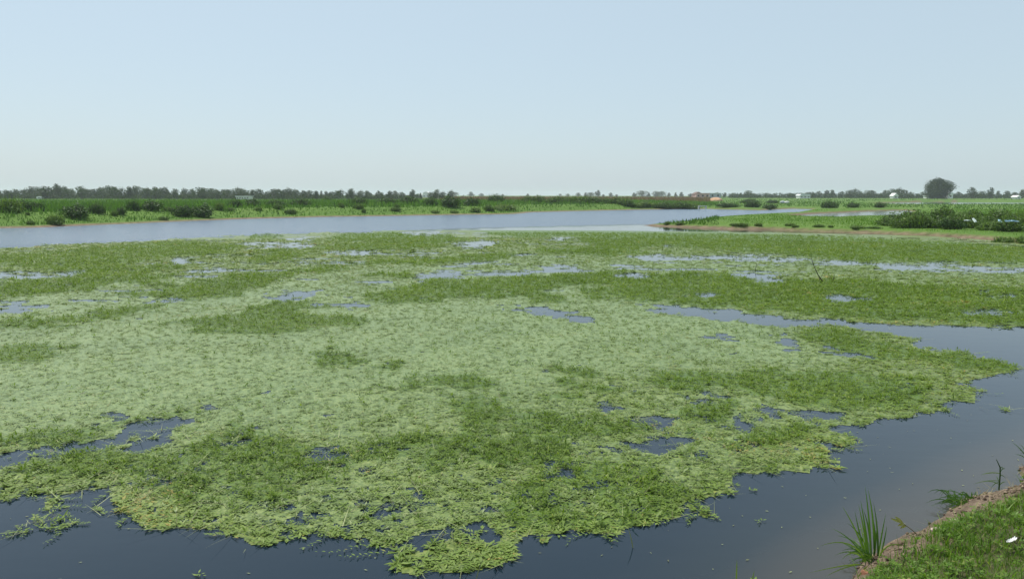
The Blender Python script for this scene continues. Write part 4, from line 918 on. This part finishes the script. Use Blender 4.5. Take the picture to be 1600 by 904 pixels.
house('warehouse', 1115, 520, 17, 8.2, 9, M['grey_roof'], M['pale_roof'], 'grey warehouse with a pale flat roof right of the pink house', 0.0, 'flat', 2, 0.12, 'warehouse')
house('bungalow', 1255, 500, 16, 6.6, 7, M['white_wall'], M['pale_roof'], 'white bungalow at the left end of the right tree line', 0.0, 'gable', 3, 0.4)
house('gabled_house', 1397, 500, 8, 8.4, 4, M['white_wall'], M['white_wall'], 'white gable-fronted house in the right tree line', 0.1, 'front', 1, 0.55)
house('low_shed', 1452, 520, 12, 4.8, 5, M['white_wall'], M['pale_roof'], 'pale low shed half hidden behind the lone tree, left side', 0.0, 'flat', 2, 0.2, 'shed')
house('tall_shed', 1482, 520, 8, 9, 5, M['white_wall'], M['pale_roof'], 'pale tall shed just right of the lone tree', 0.0, 'gable', 1, 0.3, 'shed')
house('white_hut', 1588, 470, 8, 5.5, 4, M['white_wall'], M['white_wall'], 'white hut near the right edge in front of trees', 0.2, 'front', 1, 0.5)
# earth mound, culvert
def lump(name, loc, sx_, sy_, sz_, m, label, cat, seg=20, rough=0.25, rz=0.0, kind=None):
    bm = bmesh.new(); bmesh.ops.create_icosphere(bm, subdivisions=3, radius=1.0)
    ph = random.uniform(0, 50)
    for v in bm.verts:
        a = np.array([v.co.x * 1.7 + ph]); b = np.array([v.co.y * 1.7 + v.co.z * 1.3 + ph])
        f = 1 + (float(fbm(a, b, 5)[0]) - .5) * 2 * rough
        v.co = Vector((v.co.x * sx_ * f, v.co.y * sy_ * f, v.co.z * sz_ * f))
    me = bpy.data.meshes.new(name); bm.to_mesh(me); bm.free(); me.materials.append(m)
    for q_ in me.polygons: q_.use_smooth = True
    o = bpy.data.objects.new(name, me); COL.objects.link(o); o.location = loc; o.rotation_euler = (0, 0, rz)
    return tag(o, label, cat, None, kind)
p = on_land(1119, 330); lump('soil_mound', p, m_at(11, 330), 3, m_at(5, 330), M['soil'], 'heap of orange soil in front of the grey warehouse', 'mound')
p = on_land(1098, 156)
rt = empty('culvert', (p.x, p.y, max(p.z, .3)), 'pale concrete culvert at the far bank of the river bend', 'culvert')
MB().box((0, 0, 0.55), (1.7, 0.5, 0.16)).build('deck', M['concrete'], rt)
MB().box((-0.72, 0, 0.2), (0.2, 0.48, 0.54)).build('pier', M['concrete'], rt); MB().box((0.72, 0, 0.2), (0.2, 0.48, 0.54)).build('pier', M['concrete'], rt)
p = on_land(1230, 250)
lump('white_sack', (p.x, p.y, p.z + .3), 0.75, 0.5, 0.45, M['litter'], 'small white sack lying on the field behind the river bend', 'sack')
lump('grey_sack', (p.x - 1.2, p.y + .6, p.z + .35), 0.9, 0.5, 0.5, M['grey_roof'], 'small grey sack lying beside the white one', 'sack')

# ------------------------------------------------------------------ plastic sheets caught in the right thicket
def sheet(name, loc, W_, H_, m, label, rz=0.0, lay=0.3):
    nx, ny = 22, 12
    u, v = np.meshgrid(np.linspace(-.5, .5, nx), np.linspace(0, 1, ny), indexing='ij')
    ph = random.uniform(0, 40)
    wob = (fbm(u * 6 + ph, v * 4, 7) - .5)
    X = u * W_ * (1 - 0.25 * v) ; Z = v * H_ * (1 + 0.7 * (fbm(u * 5 + ph, v * 0, 9) - .5)); Y = wob * 0.5 * min(W_, 0.8) + v * lay
    top = np.stack([X, Y, Z], -1).reshape(-1, 3); th = np.array([0, 0.012, 0.004])
    i, j = np.meshgrid(np.arange(nx - 1), np.arange(ny - 1), indexing='ij')
    F = np.stack([i * ny + j, (i + 1) * ny + j, (i + 1) * ny + j + 1, i * ny + j + 1], -1).reshape(-1, 4)
    n_ = len(top)
    rim = [k for k in range(ny)] + [(i_ * ny + ny - 1) for i_ in range(1, nx)] + [((nx - 1) * ny + k) for k in range(ny - 2, -1, -1)] + [(i_ * ny) for i_ in range(nx - 2, 0, -1)]
    R_ = np.array([[a, b, b + n_, a + n_] for a, b in zip(rim, rim[1:] + rim[:1])])
    o = mesh_np(name, np.concatenate([top, top + th]), np.concatenate([F, F[:, ::-1] + n_, R_]), m, None, None, None, True)
    o.location = loc; o.rotation_euler = (0, 0, rz)
    return tag(o, label, 'plastic sheet')
p = Gd(1528, 58.6, 1.0); sheet('plastic_sheet', (p.x, p.y, p.z), 0.24, 0.3, M['white_plastic'], 'crumpled whitish plastic sheet caught upright in the right thicket', 0.2)
p = Gd(1516, 58.7, 1.12); sheet('plastic_sheet', (p.x, p.y, p.z), 0.6, 0.06, M['white_plastic'], 'thin pale plastic strip left of the upright whitish sheet', 0.05, 0.2)
p = Gd(1567, 56.4, 1.1); sheet('plastic_sheet', (p.x, p.y, p.z), 0.26, 0.17, M['blue_plastic'], 'small light blue plastic sheet in the right thicket', -0.2)
p = Gd(1585, 54.6, 1.2); sheet('plastic_sheet', (p.x, p.y, p.z), 1.1, 0.09, M['blue_plastic'], 'long pale blue plastic strip at the right edge of the thicket', 0.06, 0.2)

# ------------------------------------------------------------------ dead twigs in the mat
b = G(1288, 441); k = b.y / F_PX
def tw(pts): return [(b.x + (x - 1288) * k, b.y + q_, (441 - y) * k - 0.03) for x, y, q_ in pts]
t1 = empty('dead_twig', b, 'taller leaning dead twig sticking out of the weed mat', 'twig')
def rel(o, pts): return [(x - o.x, y - o.y, z - o.z) for x, y, z in pts]
MB().tube(rel(b, tw([(1288.5, 442.5, 0), (1284, 436, 0.02), (1279, 429, 0.05), (1273, 416, 0.1), (1267.5, 399, 0.16)])), [0.018, 0.02, 0.015, 0.010, 0.004], 6).build('stem', M['twig'], t1)
MB().tube(rel(b, tw([(1281, 432, 0.04), (1279.5, 438, -0.05), (1278, 442.5, -0.1)])), [0.014, 0.012, 0.008], 5).build('branch', M['twig'], t1)
MB().tube(rel(b, tw([(1282, 434, 0.03), (1285.5, 427, 0.05), (1289, 420, 0.0)])), [0.008, 0.007, 0.003], 5).build('branch', M['twig'], t1)
MB().tube(rel(b, tw([(1273, 416, .1), (1271, 409, .2), (1272, 404, .25)])), [0.006, 0.005, 0.003], 5).build('branch', M['twig'], t1)
b2 = G(1300, 444)
t2 = empty('dead_twig', b2, 'shorter upright dead twig right of the taller leaning one', 'twig')
MB().tube(rel(b2, tw([(1300, 445, 0), (1301.5, 437, 0), (1304, 428, .03)])), [0.013, 0.012, 0.005], 6).build('stem', M['twig'], t2)
MB().tube(rel(b2, tw([(1302, 435, 0), (1305, 432, 0.05)])), [0.006, 0.004], 5).build('branch', M['twig'], t2)
p = G(1180, 423); o = MB().tube([(0, 0, -.02), (0.02, 0, 0.14), (0.06, 0.02, 0.3)], [0.012, 0.01, 0.004], 5).build('thin_twig', M['twig']); o.location = p; tag(o, 'short dark twig far left of the two dead twigs', 'twig')

# ------------------------------------------------------------------ reed clump and other single plants of the near bank
def strip(name, pts, width, m, parent, rnd, side=None, vfold=0.15):
    """one long leaf: a V-folded tapering ribbon along pts"""
    pts = [Vector(q_) for q_ in pts]; n_ = len(pts); V = []; F = []
    for i_, q_ in enumerate(pts):
        d = (pts[min(i_ + 1, n_ - 1)] - pts[max(i_ - 1, 0)]).normalized()
        sd_ = d.cross(Vector((0, -1, 0.3))) if side is None else side
        sd_ = sd_.normalized(); up_ = sd_.cross(d).normalized()
        t = i_ / (n_ - 1); w_ = width * (0.55 + 0.75 * t if t < 0.35 else 0.81 * (1 - ((t - .35) / .65) ** 1.8) + 0.01) * 0.5
        V += [q_ + sd_ * w_ + up_ * w_ * vfold * 2, q_, q_ - sd_ * w_ + up_ * w_ * vfold * 2]
    for i_ in range(n_ - 1):
        a = i_ * 3; F += [(a, a + 1, a + 4, a + 3), (a + 1, a + 2, a + 5, a + 4)]
    V = np.array([tuple(v) for v in V])
    return mesh_np(name, V, F, m, parent, np.clip(rnd + np.repeat(np.linspace(0, 0.15, n_), 3), 0, 1), None, True)
def bez(p0, p1, p2, n_=9):
    return [Vector(p0) * (1 - t) ** 2 + Vector(p1) * 2 * t * (1 - t) + Vector(p2) * t * t for t in np.linspace(0, 1, n_)]
base = G(1362, 876, 0.02); kb = base.y / F_PX * 1.07
reed = empty('reed_plant', base, 'tall clump of sword-shaped green reed leaves at the near waterline', 'reed plant')
def rl(bx0, bz0, mx_, my_, ex, ey, wd, tone, dm=0.0, de=0.0):
    """leaf from a root offset through a bend to a tip, all as photo-size offsets from the clump's foot in metres"""
    a = Vector(((bx0) * kb, bz0, -0.02)); b_ = Vector((mx_ * kb, dm, my_ * kb)); c_ = Vector((ex * kb, de, ey * kb))
    strip('leaf', bez(a, b_, c_), wd * 0.66, M['reed'], reed, tone)
for q_ in [(0, 0, -6, 62, -13, 118, .030, .30, 0, .05), (5, .02, 5, 60, -4, 110, .032, .45, .03, .1), (-4, -.02, -15, 55, -23, 99, .030, .2, -.03, 0), (9, 0, 9, 45, 6, 88, .030, .2, 0, .1), (-2, .04, -10, 50, -17, 84, .028, .5, .05, .1), (3, .05, 1, 45, -9, 76, .03, .1, .05, .1), (-6, 0, -24, 50, -47, 86, .026, .6, 0, .05),
           (-4, .03, -18, 40, -22, 74, .026, .3, .05, .1), (-8, 0, -20, 52, -34, 78, .016, .55, -.05, -.1), (8, 0, 12, 40, 22, 74, .024, .3, 0, .05), (4, .02, 10, 30, 16, 56, .024, .2, .05, .12), (9, -.02, 14, 45, 20, 58, .022, .3, -.05, 0),
           (-8, -.02, -38, 55, -87, 28, .022, .75, -.1, -.05), (-10, -.03, -40, 42, -64, 20, .022, .7, -.15, -.2), (6, -.02, 6, 48, 42, 32, .022, .7, -.1, -.1), (-6, 0, -30, 40, -58, 45, .020, .5, 0, .1), (-12, -.05, -44, 20, -96, 3, .02, .75, -.2, -.3),
           (-10, -.06, -30, 22, -70, -12, .024, .85, -.25, -.4), (-14, -.05, -36, 20, -118, 4, .02, .9, -.2, -.25), (-6, -.05, -16, 30, -50, 8, .02, .3, -.1, -.15), (2, -.05, 10, 25, 36, 14, .02, .35, -.1, -.2), (-2, .02, -14, 30, -40, 24, .02, .25, .1, .2),
           (-4, 0, -26, 28, -34, 4, .018, .15, 0, .05), (0, .03, -4, 36, -30, 50, .022, .2, .1, .15), (5, .03, 8, 36, 3, 70, .026, .25, 0, .08), (-12, -.08, -26, 12, -84, -16, .022, .9, -.25, -.45), (-8, -.1, -10, 14, -40, -14, .02, .5, -.2, -.4)]:
    rl(*q_)
for q_ in range(26):
    a_ = random.uniform(-2.6, .6); e_ = random.uniform(22, 60)
    rl(random.uniform(-14, 12), random.uniform(-.06, .06), math.sin(a_) * e_ * .5, random.uniform(12, 34), math.sin(a_) * e_, random.uniform(-4, 30), random.uniform(.012, .022), random.uniform(0, .6), -.05 + .1 * math.cos(a_), .2 * math.cos(a_))
# leafless grassy clump hanging over the water farther along
base2 = G(1516, 786, 0.05); k2 = base2.y / F_PX * 1.05
cl = empty('grass_clump', base2, 'low dark grass clump leaning out over the water from the bank', 'grass clump')
for q_ in range(80):
    a = random.uniform(-1.0, 1.0); ex = -40 + 50 * (q_ / 80) + random.uniform(-14, 14); ey = random.uniform(-4, 22)
    o0 = Vector((random.uniform(-26, 20) * k2, random.uniform(-.1, .16), -0.03))
    strip('leaf', bez(o0, o0 + Vector((ex * .45 * k2, a * .06, (ey + 12) * k2)), o0 + Vector((ex * k2, a * .12, ey * .55 * k2)), 6), random.uniform(.008, .014), M['reed'], cl, random.uniform(0.0, .55))
base3 = G(1561, 762, 0.08); k3 = base3.y / F_PX * 1.03
st = empty('weed_stalk', base3, 'thin dark upright stalk with side leaves on the bank', 'plant')
MB().tube([(0, 0, -.02), (0, 0, 22 * k3), (-1 * k3, 0, 34 * k3), (-6 * k3, .02, 46 * k3)], [.008, .007, .006, .003], 6).build('stem', M['reed'], st)
for (y0, ex, ey, wd, tn) in [(24, -31, 21, .012, .9), (26, 8, 32, .01, .1), (20, 10, 16, .01, .1), (33, 6, 30, .01, .1), (12, -42, 6, .009, .7), (6, -20, 10, .01, .6), (10, -14, -2, .009, .3), (4, 12, 10, .01, .5), (8, -6, 20, .008, .4)]:
    strip('leaf', bez((0, 0, y0 * k3), (ex * .5 * k3, .02, (y0 + ey) / 2 * k3 + 4 * k3), (ex * k3, 0, ey * k3), 6), wd, M['reed'], st, tn)
base4 = G(1606, 722, 0.15); k4 = base4.y / F_PX
gt = empty('grass_clump', base4, 'grass tuft leaning in from the right edge of the picture', 'grass clump')
for (mx_, my_, ex, ey) in [(-8, 22, -28, 34), (-4, 24, -14, 30), (-2, 20, -12, 14), (2, 24, -6, 38), (-6, 14, -20, 12), (4, 22, 8, 34), (0, 14, -16, 22), (6, 16, 16, 28)]:
    strip('leaf', bez((random.uniform(-4, 4) * k4, 0, 0), (mx_ * k4, 0, my_ * k4), (ex * k4, .03, ey * k4), 6), .012, M['reed'], gt, random.uniform(.1, .6))
# seedling with yellowed leaves leaning over the water
b5 = G(1441, 839, 0.06); k5 = b5.y / F_PX * 1.05
sg = empty('seedling', b5, 'thin seedling with yellowed leaves leaning over the water', 'seedling')
MB().tube([(0, 0, -.01), (-14 * k5, .03, 10 * k5), (-28 * k5, .06, 20 * k5), (-44 * k5, .08, 26 * k5)], [.005, .004, .0035, .002], 5).build('stem', M['stem'], sg)
for (x0, z0, ex, ez) in [(-28, 20, -40, 30), (-30, 21, -46, 26), (-26, 19, -34, 14), (-22, 16, -30, 10), (-28, 20, -36, 24)]:
    strip('leaf', bez((x0 * k5, .05, z0 * k5), ((x0 + ex) / 2 * k5, .05, (z0 + ez) / 2 * k5 + .006), (ex * k5, .06, ez * k5), 5), .03, M['yellow_leaf'], sg, .5)
# single stalks standing out of the water
def stalk(px, py, ex, ey, wd, m, label, tone=.6):
    b_ = G(px, py); kk = b_.y / F_PX * 1.05
    o = strip('grass_stalk', bez((0, 0, -.05), ((ex - px) * .35 * kk, 0, (py - ey) * .6 * kk), ((ex - px) * kk, .03, (py - ey) * kk), 6), wd, m, None, tone)
    o.location = b_; tag(o, label, 'grass stalk')
stalk(1150, 905, 1152, 874, .014, M['reed'], 'single short green blade standing in water at the bottom edge', .8)
stalk(1173, 912, 1180, 892, .014, M['reed'], 'shorter slanting green blade at the bottom edge beside the single upright one', .8)
stalk(990, 855, 980, 822, .012, M['stem'], 'pale bent stalk sticking out of the near mat edge', .9)
stalk(742, 905, 758, 868, .010, M['stem'], 'thin pale stalk at the bottom of the near mat edge', .9)
# stones, brick, litter
def rock(name, px, py, z, wx_, wy_, wz_, m, label, cat, rz):
    p = G(px, py, z); z0 = float(bank_z(np.array([p.x]), np.array([p.y]))[0])
    o = lump(name, (p.x, p.y, z0 + wz_ * .5), wx_, wy_, wz_, m, label, cat, 10, .3, rz); return o
rock('stone', 1491, 829, .12, .055, .045, .022, M['stone'], 'flat pale stone on the bare earth where grass begins', 'stone', .3)
rock('stone', 1466, 841, .11, .075, .03, .018, M['stone'], 'long buff stone left of the flat pale one', 'stone', -.1)
p = G(1349, 897, .03)
o = MB().box((0, 0, 0), (.11, .07, .055)).build('brick_piece', M['brick']); o.location = (p.x + .03, p.y, .03); o.rotation_euler = (.2, .3, .7); tag(o, 'broken red brick at the foot of the reed clump', 'brick')
bv = o.modifiers.new('bevel', 'BEVEL'); bv.width = .008; bv.segments = 2
p = G(1583, 846, .42); z0 = float(bank_z(np.array([p.x]), np.array([p.y]))[0])
nx, ny = 12, 8
u, v = np.meshgrid(np.linspace(-.5, .5, nx), np.linspace(-.5, .5, ny), indexing='ij')
T = np.stack([u * .115, v * .038 * (1 - np.abs(u) * 1.1) + u * u * .04, .05 + (fbm(u * 7 + 3, v * 7, 3) - .5) * .035 + np.abs(v) * .02], -1).reshape(-1, 3)
i, j = np.meshgrid(np.arange(nx - 1), np.arange(ny - 1), indexing='ij')
F = np.stack([i * ny + j, (i + 1) * ny + j, (i + 1) * ny + j + 1, i * ny + j + 1], -1).reshape(-1, 4)
o = mesh_np('litter', np.concatenate([T, T - np.array([0, 0, .004])]), np.concatenate([F, F[:, ::-1] + nx * ny]), M['litter'])
o.location = (p.x, p.y, z0 + .02); o.rotation_euler = (0, -.08, .5); tag(o, 'crumpled white scrap of litter lying on the grass', 'litter')

# ------------------------------------------------------------------ air
hz = MB().box((0, 200, 8.4), (6800, 6800, 20.2)).build('haze', None); hz.data.materials.clear()
m, n, l, out = mat('haze'); v = n.new('ShaderNodeVolumePrincipled'); v.inputs['Color'].default_value = (0.86, 0.93, 1.0, 1); v.inputs['Density'].default_value = 0.00023; v.inputs['Anisotropy'].default_value = 0.2
l.new(v.outputs[0], out.inputs['Volume']); hz.data.materials.append(m); hz['kind'] = 'stuff'; hz['label'] = 'pale summer haze over the whole place'
print('TRIS all', sum(len(q_.data.polygons) for q_ in COL.objects if q_.type == 'MESH'), 'float', n_float, 'shoot', n_shoot, 'grass', n_grass, 'far', nf)
